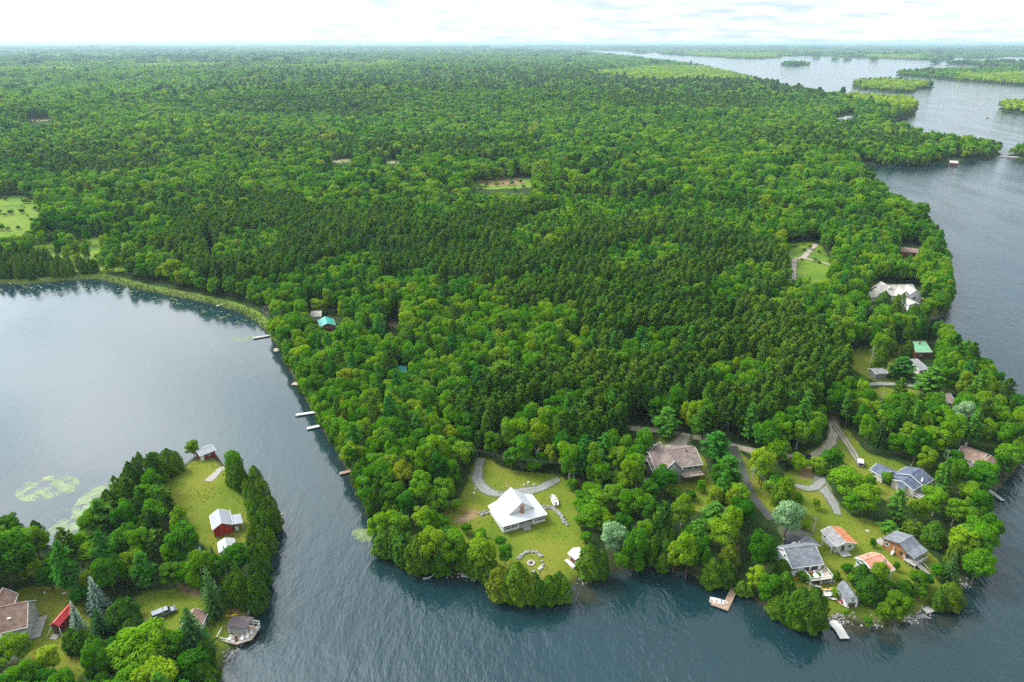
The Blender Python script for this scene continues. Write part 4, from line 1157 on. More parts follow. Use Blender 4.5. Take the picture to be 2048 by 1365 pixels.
# ------------------------------------------------------------------ build them: the largest as single trees, the rest as woods
T_kind = np.array([t[0] for t in trees]); T = np.array([t[1:6] for t in trees], float); T_hand = np.array([t[6] for t in trees])
tu, tv, tdep = project(T[:,0], T[:,1], T[:,2] + T[:,3]*0.6)
seen = (tu > -20) & (tu < 2068) & (tv > -10) & (tv < 1385)
apparent = np.where(seen, T[:,3] * T[:,4] / tdep**2, 0)
apparent = np.where(T_hand, apparent * 4 + 1e-6, apparent)
WORDS = {'broad': ('broadleaf_tree', 'leafy green tree'), 'sunpale': ('sun_pale_tree', 'pale sun tinted leafy tree'), 'silver': ('silver_poplar_tree', 'silvery pale green leafy tree'),
 'rust': ('dead_leaved_tree', 'rust brown dying tree'), 'pine': ('pine_tree', 'dark slender pine'), 'teal': ('young_spruce_tree', 'blue green plantation spruce'),
 'wpine': ('white_pine_tree', 'soft plumed white pine'), 'cedar': ('cedar_tree', 'olive green cedar'), 'spruce': ('spruce_tree', 'dark tiered spruce'), 'blue': ('blue_spruce_tree', 'silvery blue spruce')}
ZONES = [(300,930,"along the lily pad edge of the lawn point"),(270,1050,"in the grove left of the red barn lawn"),(190,1080,"in the grove beside the lily pads"),(380,1110,"between the red barn and the silver pickup yard"),
 (40,1110,"at the left edge above the brown roofed house"),(120,1150,"around the bare grey tree"),(180,1230,"beside the red roofed shelter"),(60,1310,"beside the red car yard"),(300,1310,"in the clump at the bottom below the silver pickup"),
 (250,1230,"left of the silver pickup yard"),(400,1330,"over the brown cottage roof at the bottom"),(440,1150,"beside the pale shed behind the red barn"),(480,960,"at the head of the hedge right of the slipway"),(530,1040,"in the shore hedge right of the red barn"),(510,1170,"on the shore above the railed boathouse deck"),
 (1000,900,"behind the gravel drive of the white house"),(1080,920,"beside the gravel fork behind the white house"),(1190,1010,"right of the white house lawn"),(1190,1120,"beside the small white shed on the shore"),(1060,1170,"on the tip in front of the fire ring"),(930,1110,"on the shore in front of the white house"),(800,1080,"on the channel shore left of the white house"),(860,1000,"in the wood left of the white house lawn"),(800,920,"in the wood above the last channel dock"),
 (740,850,"above the pair of white docks"),(700,760,"on the bay shore below the teal roofed cottage"),(600,670,"around the teal roofed cottage"),(820,680,"in the wood right of the teal roofed cottage"),(900,800,"in the wood behind the white house"),(460,580,"behind the reed bank of the bay"),(120,540,"in the hedge on the far bay shore"),(230,500,"among the marsh meadows left"),
 (1300,920,"left of the taupe roofed house"),(1400,860,"behind the taupe roofed house"),(1440,960,"right of the taupe roofed house"),(1340,1010,"below the taupe roofed house"),(1270,1090,"on the shore left of the L shaped dock"),(1420,1100,"above the L shaped dock"),(1530,930,"beside the asphalt lane"),(1530,1060,"left of the white cottage with deck"),(1590,1210,"on the shore left of the gambrel boathouse"),
 (1740,1160,"in front of the salmon roofed house"),(1790,1220,"on the shore beside the gambrel boathouse"),(1820,1050,"behind the log cabin"),(1890,1130,"right of the log cabin"),(1950,1090,"on the right shore beyond the log cabin"),(1690,980,"right of the forked gravel drive"),(1830,1000,"below the blue grey roofed cottage"),(1930,970,"around the long narrow dock on the right"),(1860,880,"above the blue grey roofed cottage"),(1980,850,"on the right shore at the brown roofed house"),(1740,840,"right of the twin wheel track"),
 (1800,740,"around the green roofed cottage"),(1900,740,"on the right shore below the green roofed cottage"),(1780,610,"around the large beige house"),(1700,660,"left of the green roofed cottage"),(1870,540,"on the right shore above the beige house"),(1650,580,"below the sandy junction"),(1600,820,"in the plantation behind the sandy road"),(1400,740,"in the middle of the plantation"),(1200,850,"in the plantation behind the white house"),(1150,650,"in the upper plantation"),(1550,680,"at the right side of the plantation"),(1000,560,"in the far plantation"),(700,540,"in the far plantation on the left"),(1300,540,"in the far plantation on the right"),(1350,150,"in the pale stand by the far lake"),(1770,215,"on the second far point"),(1850,300,"on the nearer far point"),(300,132,"in the pale far stands on the left"),(650,131,"in the pale far stands in the middle"),(1560,440,"in the forest beyond the sandy junction"),(800,450,"in the forest beyond the far plantation")]
ZA = np.array([[z_[0], z_[1]] for z_ in ZONES])
single = []
for kd in WORDS:
    ii = np.nonzero((T_kind == kd) & seen)[0]
    ii = ii[np.argsort(-apparent[ii])][:300]
    single += list(ii)
single = np.array(single); is_single = np.zeros(len(T), bool); is_single[single] = True
groups = {}
for i in single:
    u_, v_, _ = project(T[i,0], T[i,1], T[i,2] + T[i,3]*0.4)
    zi = int(np.argmin(((ZA[:,0]-u_)*0.8)**2 + (ZA[:,1]-v_)**2))
    groups.setdefault((T_kind[i], zi), []).append((float(u_), int(i)))
ORD = ["first", "second", "third", "fourth", "fifth", "sixth", "seventh", "eighth", "ninth", "tenth", "eleventh", "twelfth"]
def make_tree(i, label, group):
    kd = T_kind[i]; H, R = SPEC[kd]
    cm, tm = random.choice(near_protos(kd))
    o = bpy.data.objects.new(WORDS[kd][0], None); o.empty_display_size = 0.5
    o.location = (T[i,0], T[i,1], T[i,2])
    o.rotation_euler = (0, 0, random.random()*6.283)
    s = T[i,4]/R; o.scale = (s*random.uniform(.94,1.06), s*random.uniform(.94,1.06), T[i,3]/H)
    col.objects.link(o)
    for nm, me_ in (("crown", cm), ("trunk", tm)):
        c_ = bpy.data.objects.new(nm, me_); c_.parent = o; col.objects.link(c_)
    tag(o, label, "tree", group)
for (kd, zi), L in groups.items():
    L.sort()
    word, place = WORDS[kd][1], ZONES[zi][2]
    n = len(L)
    for k, (_, i) in enumerate(L):
        if n == 1: lab, grp = f"{word} {place}", None
        elif n == 2: lab, grp = f"{('left','right')[k]} {word} {place}", None
        elif n <= 12: lab, grp = f"{ORD[k]} {word} from left {place}", None
        else:
            vs_ = sorted(project(T[j,0], T[j,1], T[j,2])[1] for _, j in L)
            side = ("left", "middle", "right")[min(2, k*3//n)]
            fb = "front" if project(T[i,0], T[i,1], T[i,2])[1] > vs_[n//2] else "back"
            lab, grp = f"{word} at {side} {fb} {place}", f"{word}s at {side} {fb} {place}"
        make_tree(i, lab, grp or f"{word}s {place}")
rest = ~is_single
for kd, lods in (('broad', ((0,420,0),(420,900,1),(900,1700,2))), ('pine', ((0,420,0),(420,900,1),(900,1700,2))), ('teal', ((0,700,0),)), ('wpine', ((0,500,0),(500,1700,1))), ('cedar', ((0,700,0),(700,1700,1))), ('sunpale', ((0,1700,2),))):
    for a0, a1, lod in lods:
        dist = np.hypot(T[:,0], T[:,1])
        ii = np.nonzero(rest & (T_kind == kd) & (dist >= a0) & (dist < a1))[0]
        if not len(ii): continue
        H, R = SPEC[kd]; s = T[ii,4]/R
        scatter("forest", {'broad': "mixed leafy forest of countless crowns", 'pine': "dark pine wood of countless crowns", 'teal': "blue green spruce plantation in rows", 'wpine': "soft plumed pines through the forest", 'cedar': "cedar thicket of many trees", 'sunpale': "sun tinted pale stand of far trees"}[kd]
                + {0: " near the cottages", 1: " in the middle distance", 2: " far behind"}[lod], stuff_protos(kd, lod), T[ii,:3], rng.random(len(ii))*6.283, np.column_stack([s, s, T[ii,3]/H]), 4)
# far woods: clumps, then stands
def far_fill(r0, r1, s, spread, n, q, ls, margin, tagtxt, sc):
    x, y = grid(r0, r1, s, 44)
    d = sdf(x, y); k = d > margin
    x, y, d = x[k], y[k], d[k]; z = ground_from(d, x, y)
    u, v, _ = project(x, y, z)
    sun_tint = px_in(u + rng.normal(size=u.shape)*10, v + rng.normal(size=u.shape)*0.45, SUN_STANDS)
    big = np.sin(x/900.0+1)*np.sin(y/1300.0) + 0.5*np.sin(x/310.0)*np.sin(y/410.0+x/700.0)
    dark = (rng.random(x.shape) < np.clip(0.06 + 0.22*big, 0.02, 0.3))
    gap = px_in(u, v, MARSH)
    for kd, msk in (('sunpale', sun_tint), ('pine', dark & ~sun_tint), ('broad', ~dark & ~sun_tint)):
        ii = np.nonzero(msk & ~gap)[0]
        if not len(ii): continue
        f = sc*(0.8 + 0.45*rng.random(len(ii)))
        scatter("forest", f"{ {'sunpale':'sun tinted pale','pine':'dark evergreen','broad':'green leafy'}[kd] } woods {tagtxt}", clump_protos(kd, n, spread, q, ls), np.column_stack([x[ii], y[ii], z[ii]-0.5]), rng.random(len(ii))*6.283,
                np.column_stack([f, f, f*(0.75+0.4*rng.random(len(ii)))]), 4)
far_fill(1690, 4500, 13, 4.5, 3, 55, 2.8, 4, "along the far shores", 1.0)
far_fill(4450, 14000, 48, 20, 10, 24, 4.5, 14, "towards the horizon", 1.25)
far_fill(13900, 42000, 190, 85, 24, 14, 13, 20, "at the horizon", 1.7)

# ------------------------------------------------------------------ buildings
def frame(A, B, ze):
    g_ = 1.9
    for _ in range(3):
        a, b_ = gp(A[0], A[1], g_ + ze), gp(B[0], B[1], g_ + ze)
        g_ = float(ground([(a[0]+b_[0])/2], [(a[1]+b_[1])/2])[0])
        g_ = max(g_, 0.6)
    a, b_ = Vector(a), Vector(b_)
    d = b_ - a
    return Vector((a.x, a.y, g_)), math.atan2(d.y, d.x), d.length
def depth_to(A, B, C, ze):
    """perpendicular distance of the eave corner seen at pixel C from the line AB"""
    o, rz, L = frame(A, B, ze)
    c = Vector(gp(C[0], C[1], o.z + ze)) - Vector((o.x, o.y))
    return abs(-math.sin(rz)*c.x + math.cos(rz)*c.y)
def extrude(mb, prof, t0, t1, axis, m=0):
    """profile of (s, z) pairs pushed along x (axis 'x', s is y) or along y (axis 'y', s is x)"""
    n = len(mb.v); k = len(prof)
    for t in (t0, t1):
        mb.v += [((t, s, z) if axis == 'x' else (s, t, z)) for s, z in prof]
    mb.f.append(tuple(n+i for i in range(k))); mb.m.append(m)
    mb.f.append(tuple(n+k+i for i in reversed(range(k)))); mb.m.append(m)
    for i in range(k):
        j = (i+1) % k
        mb.f.append((n+j, n+i, n+k+i, n+k+j)); mb.m.append(m)
def fix_normals(o):
    import bmesh
    bm = bmesh.new(); bm.from_mesh(o.data); bmesh.ops.recalc_face_normals(bm, faces=bm.faces); bm.to_mesh(o.data); bm.free()
    return o
class House:
    def __init__(s, name, label, A, B, D, ze, rise, ridge='x', peak=0.5, roof='greyshingle', roof2=None, wall='white', oh=0.35, trim='white', cat='house', back_drop=0.0, root=None, off=(0,0), L=None, g_lift=0.0):
        if root is None:
            o, rz, L0 = frame(A, B, ze)
            s.root = empty(name, (o.x, o.y, o.z + g_lift), rz, label, cat)
            s.L = L or L0; ox = oy = 0.0
        else:
            s.root = root; s.L = L; ox, oy = off
        s.ox, s.oy, s.D, s.ze, s.rise, s.oh, s.ridge, s.peak = ox, oy, D, ze, rise, oh, ridge, peak
        s.slope_parts(roof, roof2 or roof, wall, trim)
        ROOFS_W.append(s)
    def P(s, x, y, z): return (s.ox + x, s.oy + y, z)
    def slope_parts(s, roof, roof2, wall, trim):
        L, D, ze, rise, oh, pk = s.L, s.D, s.ze, s.rise, s.oh, s.peak
        T_ = 0.16
        W_ = D if s.ridge == 'x' else L
        r = W_*pk
        lo = lambda t: ze + rise*(t/r if t <= r else (W_-t)/(W_-r)) - T_ - 0.01
        prof = [(oh, -0.9), (W_-oh, -0.9), (W_-oh, lo(W_-oh)), (r, lo(r)), (oh, lo(oh))]
        mb = MB()
        if s.ridge == 'x': extrude(mb, [(p + s.oy, z) for p, z in prof], s.ox+oh, s.ox+L-oh, 'x')
        else: extrude(mb, [(p + s.ox, z) for p, z in prof], s.oy+oh, s.oy+D-oh, 'y')
        fix_normals(mb.build("wall", M[wall], s.root))
        for k, mt in ((0, roof), (1, roof2)):
            if s.ridge == 'x':
                q = [(0,0,ze),(L,0,ze),(L,r,ze+rise),(0,r,ze+rise)] if k == 0 else [(0,r,ze+rise),(L,r,ze+rise),(L,D,ze),(0,D,ze)]
            else:
                q = [(0,0,ze),(r,0,ze+rise),(r,D,ze+rise),(0,D,ze)] if k == 0 else [(r,0,ze+rise),(L,0,ze),(L,D,ze),(r,D,ze+rise)]
            mb = MB().slab([s.P(*p) for p in q], T_)
            o = fix_normals(mb.build("roof", M[mt], s.root))
            if k == 0: s.roof = o
        if trim:
            mb = MB(); z2 = lambda z: z - 0.13
            if s.ridge == 'x':
                for x in (-0.05, L+0.05):
                    mb.bar(s.P(x,0,z2(ze)), s.P(x,r,z2(ze+rise)), 0.09, 0.2); mb.bar(s.P(x,r,z2(ze+rise)), s.P(x,D,z2(ze)), 0.09, 0.2)
                mb.bar(s.P(0,-0.05,z2(ze)), s.P(L,-0.05,z2(ze)), 0.09, 0.18)
            else:
                for y in (-0.05, D+0.05):
                    mb.bar(s.P(0,y,z2(ze)), s.P(r,y,z2(ze+rise)), 0.09, 0.2); mb.bar(s.P(r,y,z2(ze+rise)), s.P(L,y,z2(ze)), 0.09, 0.2)
                for x in (-0.05, L+0.05): mb.bar(s.P(x,0,z2(ze)), s.P(x,D,z2(ze)), 0.09, 0.18)
            mb.build("fascia", M[trim], s.root)
            cap = MB()
            if s.ridge == 'x': cap.bar(s.P(0.02,r,ze+rise+0.01), s.P(L-0.02,r,ze+rise+0.01), 0.3, 0.07)
            else: cap.bar(s.P(r,0.02,ze+rise+0.01), s.P(r,D-0.02,ze+rise+0.01), 0.3, 0.07)
            cap.build("ridge_cap", M[roof], s.roof)
    def at(s, face, t, off, z):
        oh = s.oh
        return s.P(*{'f': (t, oh-off, z), 'b': (t, s.D-oh+off, z), 'l': (oh-off, t, z), 'r': (s.L-oh+off, t, z)}[face])
    def _box(s, mb, face, t0, t1, o0, o1, z0, z1):
        a, b_ = s.at(face, t0, o0, z0), s.at(face, t1, o1, z1)
        mb.box(min(a[0],b_[0]), max(a[0],b_[0]), min(a[1],b_[1]), max(a[1],b_[1]), z0, z1)
    def window(s, face, t, z, w, h, mull=1, frame_m='white', glass='glass'):
        mb = MB(); e = 0.09
        s._box(mb, face, t-w/2-e, t+w/2+e, 0.0, 0.075, z+h/2, z+h/2+e); s._box(mb, face, t-w/2-e, t+w/2+e, 0.0, 0.10, z-h/2-e, z-h/2)
        for k in range(mull+2):
            x = t - w/2 + w*k/(mull+1)
            hw = e if k in (0, mull+1) else e*0.4
            x0, x1 = (x-e, x) if k == 0 else ((x, x+e) if k == mull+1 else (x-hw, x+hw))
            s._box(mb, face, x0, x1, 0.0, 0.07, z-h/2, z+h/2)
        f = mb.build("window", M[frame_m], s.root)
        for k in range(mull+1):
            x0, x1 = t - w/2 + w*k/(mull+1) + .005, t - w/2 + w*(k+1)/(mull+1) - .005
            p = MB(); s._box(p, face, x0, x1, 0.0, 0.03, z-h/2+.003, z+h/2-.003); p.build("pane", M[glass], f)
        return f
    def door(s, face, t, w=0.95, h=2.05, mat='white', z0=0.05):
        mb = MB(); s._box(mb, face, t-w/2, t+w/2, 0, 0.06, z0, z0+h)
        d = mb.build("door", M[mat], s.root)
        k = MB(); s._box(k, face, t+w*0.3, t+w*0.4, 0.06, 0.13, z0+1.0, z0+1.1); k.build("handle", M['chrome'], d)
        return d
    def chimney(s, x, y, top, w=0.8, d=0.6, mat='brick', z0=1.0):
        c_ = MB().box(s.ox+x-w/2, s.ox+x+w/2, s.oy+y-d/2, s.oy+y+d/2, z0, top-0.25).build("chimney", M[mat], s.root)
        MB().box(s.ox+x-w/2-.08, s.ox+x+w/2+.08, s.oy+y-d/2-.08, s.oy+y+d/2+.08, top-0.25, top-0.08).build("cap", M['stone'], c_)
        for q in (-1, 1):
            MB().tube([(s.ox+x+q*w*.22, s.oy+y, top-.1), (s.ox+x+q*w*.22, s.oy+y, top+.25)], [.13, .11], 8).build("flue", M['darkwood'], c_)
    def pipe(s, x, y, top, mat='chrome'):
        MB().tube([(s.ox+x, s.oy+y, s.ze*0.9), (s.ox+x, s.oy+y, top), (s.ox+x, s.oy+y, top+.12)], [.1, .1, .16], 8).build("stovepipe", M[mat], s.root)
    def vent(s, x, y, z): MB().box(s.ox+x-.2, s.ox+x+.2, s.oy+y-.2, s.oy+y+.2, z-.4, z+.22).build("roof_vent", M['darkwood'], s.roof)
def deck(root, x0, x1, y0, y1, z, mat='tandeck', rail='white', sides='flr', leg=2.2, name="deck"):
    d = MB().box(x0, x1, y0, y1, z-0.16, z).build(name, M[mat], root)
    for px_, py_ in ((x0+.15,y0+.15),(x1-.15,y0+.15),(x0+.15,y1-.15),(x1-.15,y1-.15),((x0+x1)/2,y0+.15)):
        MB().box(px_-.07, px_+.07, py_-.07, py_+.07, z-leg-0.16, z-0.165).build("post", M[rail or mat], d)
    if rail:
        seg = {'f': ((x0,y0),(x1,y0)), 'b': ((x0,y1),(x1,y1)), 'l': ((x0,y0),(x0,y1)), 'r': ((x1,y0),(x1,y1))}
        for k in sides:
            a, b_ = Vector(seg[k][0]), Vector(seg[k][1]); mb = MB()
            for zz, hh in ((z+1.0, .08), (z+0.12, .06)): mb.bar((a.x,a.y,zz), (b_.x,b_.y,zz), 0.09, hh)
            n = max(1, int((b_-a).length/1.5))
            for i in range(n+1):
                p = a + (b_-a)*i/n; mb.box(p.x-.055, p.x+.055, p.y-.055, p.y+.055, z+.001, z+1.09)
            m_ = int((b_-a).length/0.28)
            for i in range(m_):
                p = a + (b_-a)*(i+.5)/m_; mb.box(p.x-.018, p.x+.018, p.y-.018, p.y+.018, z+.15, z+.97)
            mb.build("railing", M[rail], d)
    return d
def steps(root, x0, x1, y_top, z_top, n, run=0.3, mat='greyplank', dirn=-1):
    mb = MB()
    for i in range(n):
        z = z_top*(1-(i+1)/(n+1)); y = y_top + dirn*run*i
        mb.box(x0, x1, min(y, y+dirn*run), max(y, y+dirn*run), z-.9 if i == n-1 else z-.14, z)
    return mb.build("steps", M[mat], root)

# -- white farmhouse with metal skirt roof
A, B, Dp = (1004.7,1054.4), (1095,1029), (975,1012)
o, rz, L = frame(A, B, 2.7)
D = depth_to(A, B, Dp, 2.7)
hm = empty("white_farmhouse", o, rz, "white farmhouse with white metal roof, brick chimney and glazed porch", "house")
oh = 0.45; ze = 2.7
ix0, ix1, iy0, iy1 = L*0.225, L*0.80, D*0.27, D-0.05
zi = 3.75
MB().box(oh, L-oh, oh, D-oh, -0.9, 0.35).build("foundation", M['concrete'], hm)
# outer wall with the porch recess in the middle of the front
px0, px1 = L*0.36, L*0.70
mb = MB()
mb.prism([(oh,oh),(px0,oh),(px0,iy0+.2),(px1,iy0+.2),(px1,oh),(L-oh,oh),(L-oh,D-oh),(oh,D-oh)], 0.352, ze-0.02)
fix_normals(mb.build("wall", M['white'], hm))
MB().box(px0+.01, px1-.01, oh-.25, iy0+.19, 0.353, 0.45).build("porch_floor", M['greyplank'], hm)
for x in (px0+0.12, (px0+px1)/2, px1-0.12):
    MB().box(x-.09, x+.09, oh-.02, oh+.16, 0.46, ze-0.05).build("porch_post", M['white'], hm)
mb = MB()
mb.bar((px0+.2,oh+.07,1.35),(px1-.2,oh+.07,1.35),.07,.07)
for i in range(26):
    x = px0+.25+(px1-px0-.5)*i/25; mb.box(x-.02,x+.02,oh+.05,oh+.09,.46,1.33)
mb.build("porch_railing", M['white'], hm)
steps(hm, (px0+px1)/2-1.2, (px0+px1)/2+1.2, oh-.27, 0.42, 3, 0.35, 'concrete')
MB().box(px0+1.2, px0+2.2, iy0+.12, iy0+.19, 0.46, 2.5).build("door", M['darkwood'], hm)
for k, (q, nm) in enumerate((
        ([(0,0,ze),(L,0,ze),(ix1,iy0,zi),(ix0,iy0,zi)], "skirt_roof"), ([(0,0,ze),(ix0,iy0,zi),(ix0,D,zi),(0,D,ze)], "skirt_roof"), ([(L,0,ze),(L,D,ze),(ix1,D,zi),(ix1,iy0,zi)], "skirt_roof"))):
    fix_normals(MB().slab(q, 0.13).build(nm, M['whitemetal'], hm))
mr, rz_ = (ix0+ix1)/2, zi + 3.15
mb = MB(); extrude(mb, [(ix0+.25, ze), (ix1-.25, ze), (ix1-.25, zi+.12), (mr, rz_-.22), (ix0+.25, zi+.12)], iy0+.25, D-.5, 'y'); fix_normals(mb.build("gable_wall", M['white'], hm))
for q in ([(ix0-.05,iy0-.05,zi+.04),(mr,iy0-.05,rz_),(mr,D+.1,rz_),(ix0-.05,D+.1,zi+.04)], [(mr,iy0-.05,rz_),(ix1+.05,iy0-.05,zi+.04),(ix1+.05,D+.1,zi+.04),(mr,D+.1,rz_)]):
    fix_normals(MB().slab(q, 0.12).build("upper_roof", M['whitemetal'], hm))
MB().bar((mr,iy0-.05,rz_+.02),(mr,D+.1,rz_+.02),.35,.06).build("ridge_cap", M['whitemetal'], hm)
MB().bar((ix0-.16,iy0,zi+.03),(ix0-.16,D,zi+.03),.16,.1).build("gutter", M['chrome'], hm)
mb = MB()
for a, b_ in (((0,0),(L,0)),((0,0),(0,D)),((L,0),(L,D))): mb.bar((a[0],a[1],ze-.07),(b_[0],b_[1],ze-.07),.08,.2)
mb.build("fascia", M['white'], hm)
ch = MB().box(mr-.35, mr+.35, iy0-.75, iy0-.12, zi-1.2, zi+2.3).build("chimney", M['brick'], hm)
MB().box(mr-.42, mr+.42, iy0-.82, iy0-.05, zi+2.3, zi+2.45).build("cap", M['stone'], ch)
for q in (-1,1): MB().box(mr+q*.2-.13, mr+q*.2+.13, iy0-.62, iy0-.3, zi+2.45, zi+2.75).build("flue", M['brick'], ch)
class Dummy(House):
    def __init__(s): pass
hw = Dummy(); hw.root, hw.L, hw.D, hw.oh, hw.ox, hw.oy = hm, L, D, oh, 0, 0
for t in (L*0.095, L*0.145, L*0.235, L*0.285): pass
for t, w in ((L*0.125, L*0.135), (L*0.275, L*0.135), (L*0.775, L*0.115), (L*0.90, L*0.115)):
    f_ = hw.window('f', t, 1.65, w, 1.3, 2)
    m2 = MB(); hw._box(m2, 'f', t-w/2, t+w/2, 0.035, 0.085, 1.60, 1.70); m2.build("transom", M['white'], f_)
for t in (D*0.10, D*0.2, D*0.30): hw.window('l', t, 1.65, D*.075, 1.2, 1)
for t in (D*0.43, D*0.56, D*0.69, D*0.82): hw.window('l', t, 1.75, .6, .7, 0)
for t in (D*.25, D*.5, D*.75): hw.window('r', t, 1.7, 1.2, 1.2, 1)

# -- small shed on the shore beside it
h = House("white_shed", "small white roofed shed with dark red front on the shore beside white house", (1135.8,1106.5), (1151.9,1119.7), 4.0, 2.2, 0.8, 'x', 0.5, 'whitemetal', wall='white', cat='shed')
h.door('f', h.L/2, h.L*0.6, 1.5, 'darkred', 0.2)
MB().box(-0.1, h.L+.1, -1.0, -0.05, -0.5, 0.25).build("front_step", M['white'], h.root)

# -- large taupe roofed house
A, B = (1312,941), (1406,929)
h = House("taupe_house", "large grey house with taupe shingle roofs, front gable and porch", A, B, 11.5, 5.0, 2.6, 'x', 0.55, 'taupeshingle', wall='greysiding', trim='white', oh=.5)
L = h.L; r0 = h.root
g1 = House("", "", None, None, 11.5, 5.05, 3.5, 'y', 0.54, 'taupeshingle', wall='greysiding', root=r0, off=(L*0.10, -1.4), L=L*0.44)
for k in range(3): g1.window('f', g1.L*(0.34+0.2*k), 4.1, 0.9, 0.9, 0)
g1.window('f', g1.L*0.45, 1.9, 1.0, 1.1, 0)
m_ = MB(); extrude(m_, [(r0 and L*0.10+g1.L*0.30, 5.25), (L*0.10+g1.L*0.78, 5.25), (L*0.10+g1.L*0.54, 7.3)], -1.4+g1.oh-0.06, -1.4+g1.oh-0.01, 'y'); fix_normals(m_.build("gable_panel", M['sage'], r0))
g2 = House("", "", None, None, 7.0, 4.6, 2.9, 'y', 0.5, 'taupeshingle', wall='greysiding', root=r0, off=(-1.0, 6.2), L=L*0.34)
g3 = House("", "", None, None, 6.5, 3.9, 1.5, 'x', 0.8, 'taupeshingle', wall='greysiding', root=r0, off=(-0.6, 0.2), L=L*0.26)
deck(r0, L*0.53, L-0.3, -2.4, 0.45, 2.7, 'tandeck', 'darkwood', 'fr', 2.9, "porch_deck")
for k in range(3): h.window('f', L*(0.60+0.13*k), 4.0, 1.2, 1.3, 0, 'cream')
for k in range(2): h.window('f', L*(0.62+0.2*k), 1.4, 1.6, 1.5, 1)
deck(r0, -4.2, -0.9, 0.8, 3.0, 0.6, 'greyplank', None, '', 0.6, "side_deck")
h.vent(L*.78, 5.2, 7.5); h.pipe(L*.30, 7.2, 8.4, 'white')
for k in range(2): g2.window('l', 2+2.5*k, 2.4, 1.0, 1.2, 0)
h = House("grey_shed", "little grey shed tucked in trees left of taupe house", (1313,899), (1325,897), 3.2, 2.2, .7, 'x', .5, 'greyshingle', wall='greysiding', cat='shed')

# -- blue grey roofed cottage: garage, link and gabled house
h = House("blue_roofed_garage", "cream garage with blue grey roof at left of cottage", (1739.3,939), (1766.3,955), 6.0, 2.5, 1.5, 'x', .5, 'blueshingle', wall='cream', cat='garage')
h.window('f', h.L*.3, 1.5, 1.0, .7, 0); h.door('f', h.L*.7, 0.9, 2.0, 'cream'); h.window('r', 3.0, 1.6, .8, 1.0, 0)
A, B = (1781.5,959), (1827.4,981)
h = House("blue_roofed_cottage", "cream cottage with blue grey shingle roof and white bay window", A, B, 6.5, 2.7, 1.3, 'y', .5, 'blueshingle', wall='cream')
L, r0 = h.L, h.root
h2 = House("", "", None, None, 6.0, 3.0, 1.7, 'y', .5, 'blueshingle', wall='cream', root=r0, off=(-0.8, 4.2), L=L*1.22)
h3 = House("", "", None, None, 4.0, 2.4, .8, 'x', .5, 'blueshingle', wall='cream', root=r0, off=(-5.6, 2.4), L=6.2, trim=None)
bw = MB().prism([(L*.34,.36),(L*.40,-.75),(L*.62,-.75),(L*.68,.36)], 0.0, 2.2).build("bay_window", M['white'], r0)
MB().box(L*.42, L*.60, -.79, -.752, .75, 1.75).build("pane", M['glass'], bw)
fix_normals(MB().slab([(L*.30,.3,2.75),(L*.36,-1.0,2.25),(L*.66,-1.0,2.25),(L*.72,.3,2.75)], .1).build("bay_roof", M['blueshingle'], bw))
deck(r0, L-.2, L+3.0, 0.4, 3.6, 0.7, 'greyplank', 'white', 'fr', .8)
h.vent(L*.42, 4.2, 3.9); h2.pipe(2.0, 4.5, 5.4); h2.chimney(L*1.05, 1.2, 5.2, .5, .5, 'white', 2.0)
h2.window('r', 2.2, 1.7, 1.2, 1.1, 0)

# -- brown roofed house on the right shore
h = House("brown_roofed_house", "long brown roofed house half hidden by trees on right shore", (1912,910), (1962,928), 8.5, 2.8, 1.7, 'x', .5, 'brownshingle', wall='cream')
L = h.L
House("", "", None, None, 6.5, 2.8, 1.5, 'y', .5, 'brownshingle', wall='cream', root=h.root, off=(L*.72, -1.5), L=6.5)
h.chimney(L*.12, 5.2, 5.6, .6, .6, 'concrete', 2); h.window('f', L*.3, 1.6, 1.3, 1.1, 1)

# -- orange and grey roofed cottage
h = House("orange_roofed_cottage", "pale cottage with one orange and one grey roof slope", (1642,1061), (1673,1093), depth_to((1642,1061),(1673,1093),(1704,1076),2.6), 2.6, 1.0, 'x', .42, 'lightgreyroof', 'orange', 'palegreen')
L = h.L
h.door('r', h.D*.38, 1.0, 2.0, 'darkwood'); h.window('r', h.D*.7, 1.6, .9, .9, 0); h.pipe(L*.62, h.D*.55, 4.5)
h.window('f', L*.25, 1.5, 1.1, .9, 1); h.window('f', L*.6, 1.5, 1.1, .9, 1)
deck(h.root, L+.02-.36, L+1.8, h.D*.18, h.D*.6, .35, 'greyplank', None, '', .6, "landing")
fix_normals(MB().slab([(L*.4,-1.3,2.25),(L*.98,-1.3,2.25),(L*.98,0.1,2.58),(L*.4,0.1,2.58)], .1).build("awning_roof", M['lightgreyroof'], h.root))
for x in (L*.42, L*.96): MB().box(x-.05,x+.05,-1.2,-1.1,-.4,2.14).build("awning_post", M['white'], h.root)

# -- log cabin
A, B = (1764.6,1076.5), (1813.8,1106)
Dc = depth_to(A, B, (1843,1091), 3.0)
h = House("log_cabin", "orange brown log cabin with grey shingle roof and stair deck", A, B, Dc, 3.0, 1.35, 'y', .64, 'greyshingle', wall='log', trim='darkwood')
L, r0 = h.L, h.root
h.window('f', L*.2, 1.8, 1.0, .9, 0); h.window('f', L*.78, 1.7, .6, .9, 0, 'darkwood'); h.window('f', L*.92, 1.3, .4, .4, 0)
MB().box(L*.47,L*.55,-.45,.32,.1,1.0).build("heat_pump", M['white'], r0)
MB().bar((L*.5,.2,.5),(L*.5,.2,2.6),.1).build("drainpipe", M['white'], r0)
for k in range(3): h.window('r', Dc*(.2+.3*k), 1.7, 1.3, 1.5, 0, 'cream')
fix_normals(MB().slab([(L-.05,-.1,3.0),(L+2.2,-.1,2.6),(L+2.2,Dc,2.6),(L-.05,Dc,3.0)], .14).build("porch_roof", M['greyshingle'], r0))
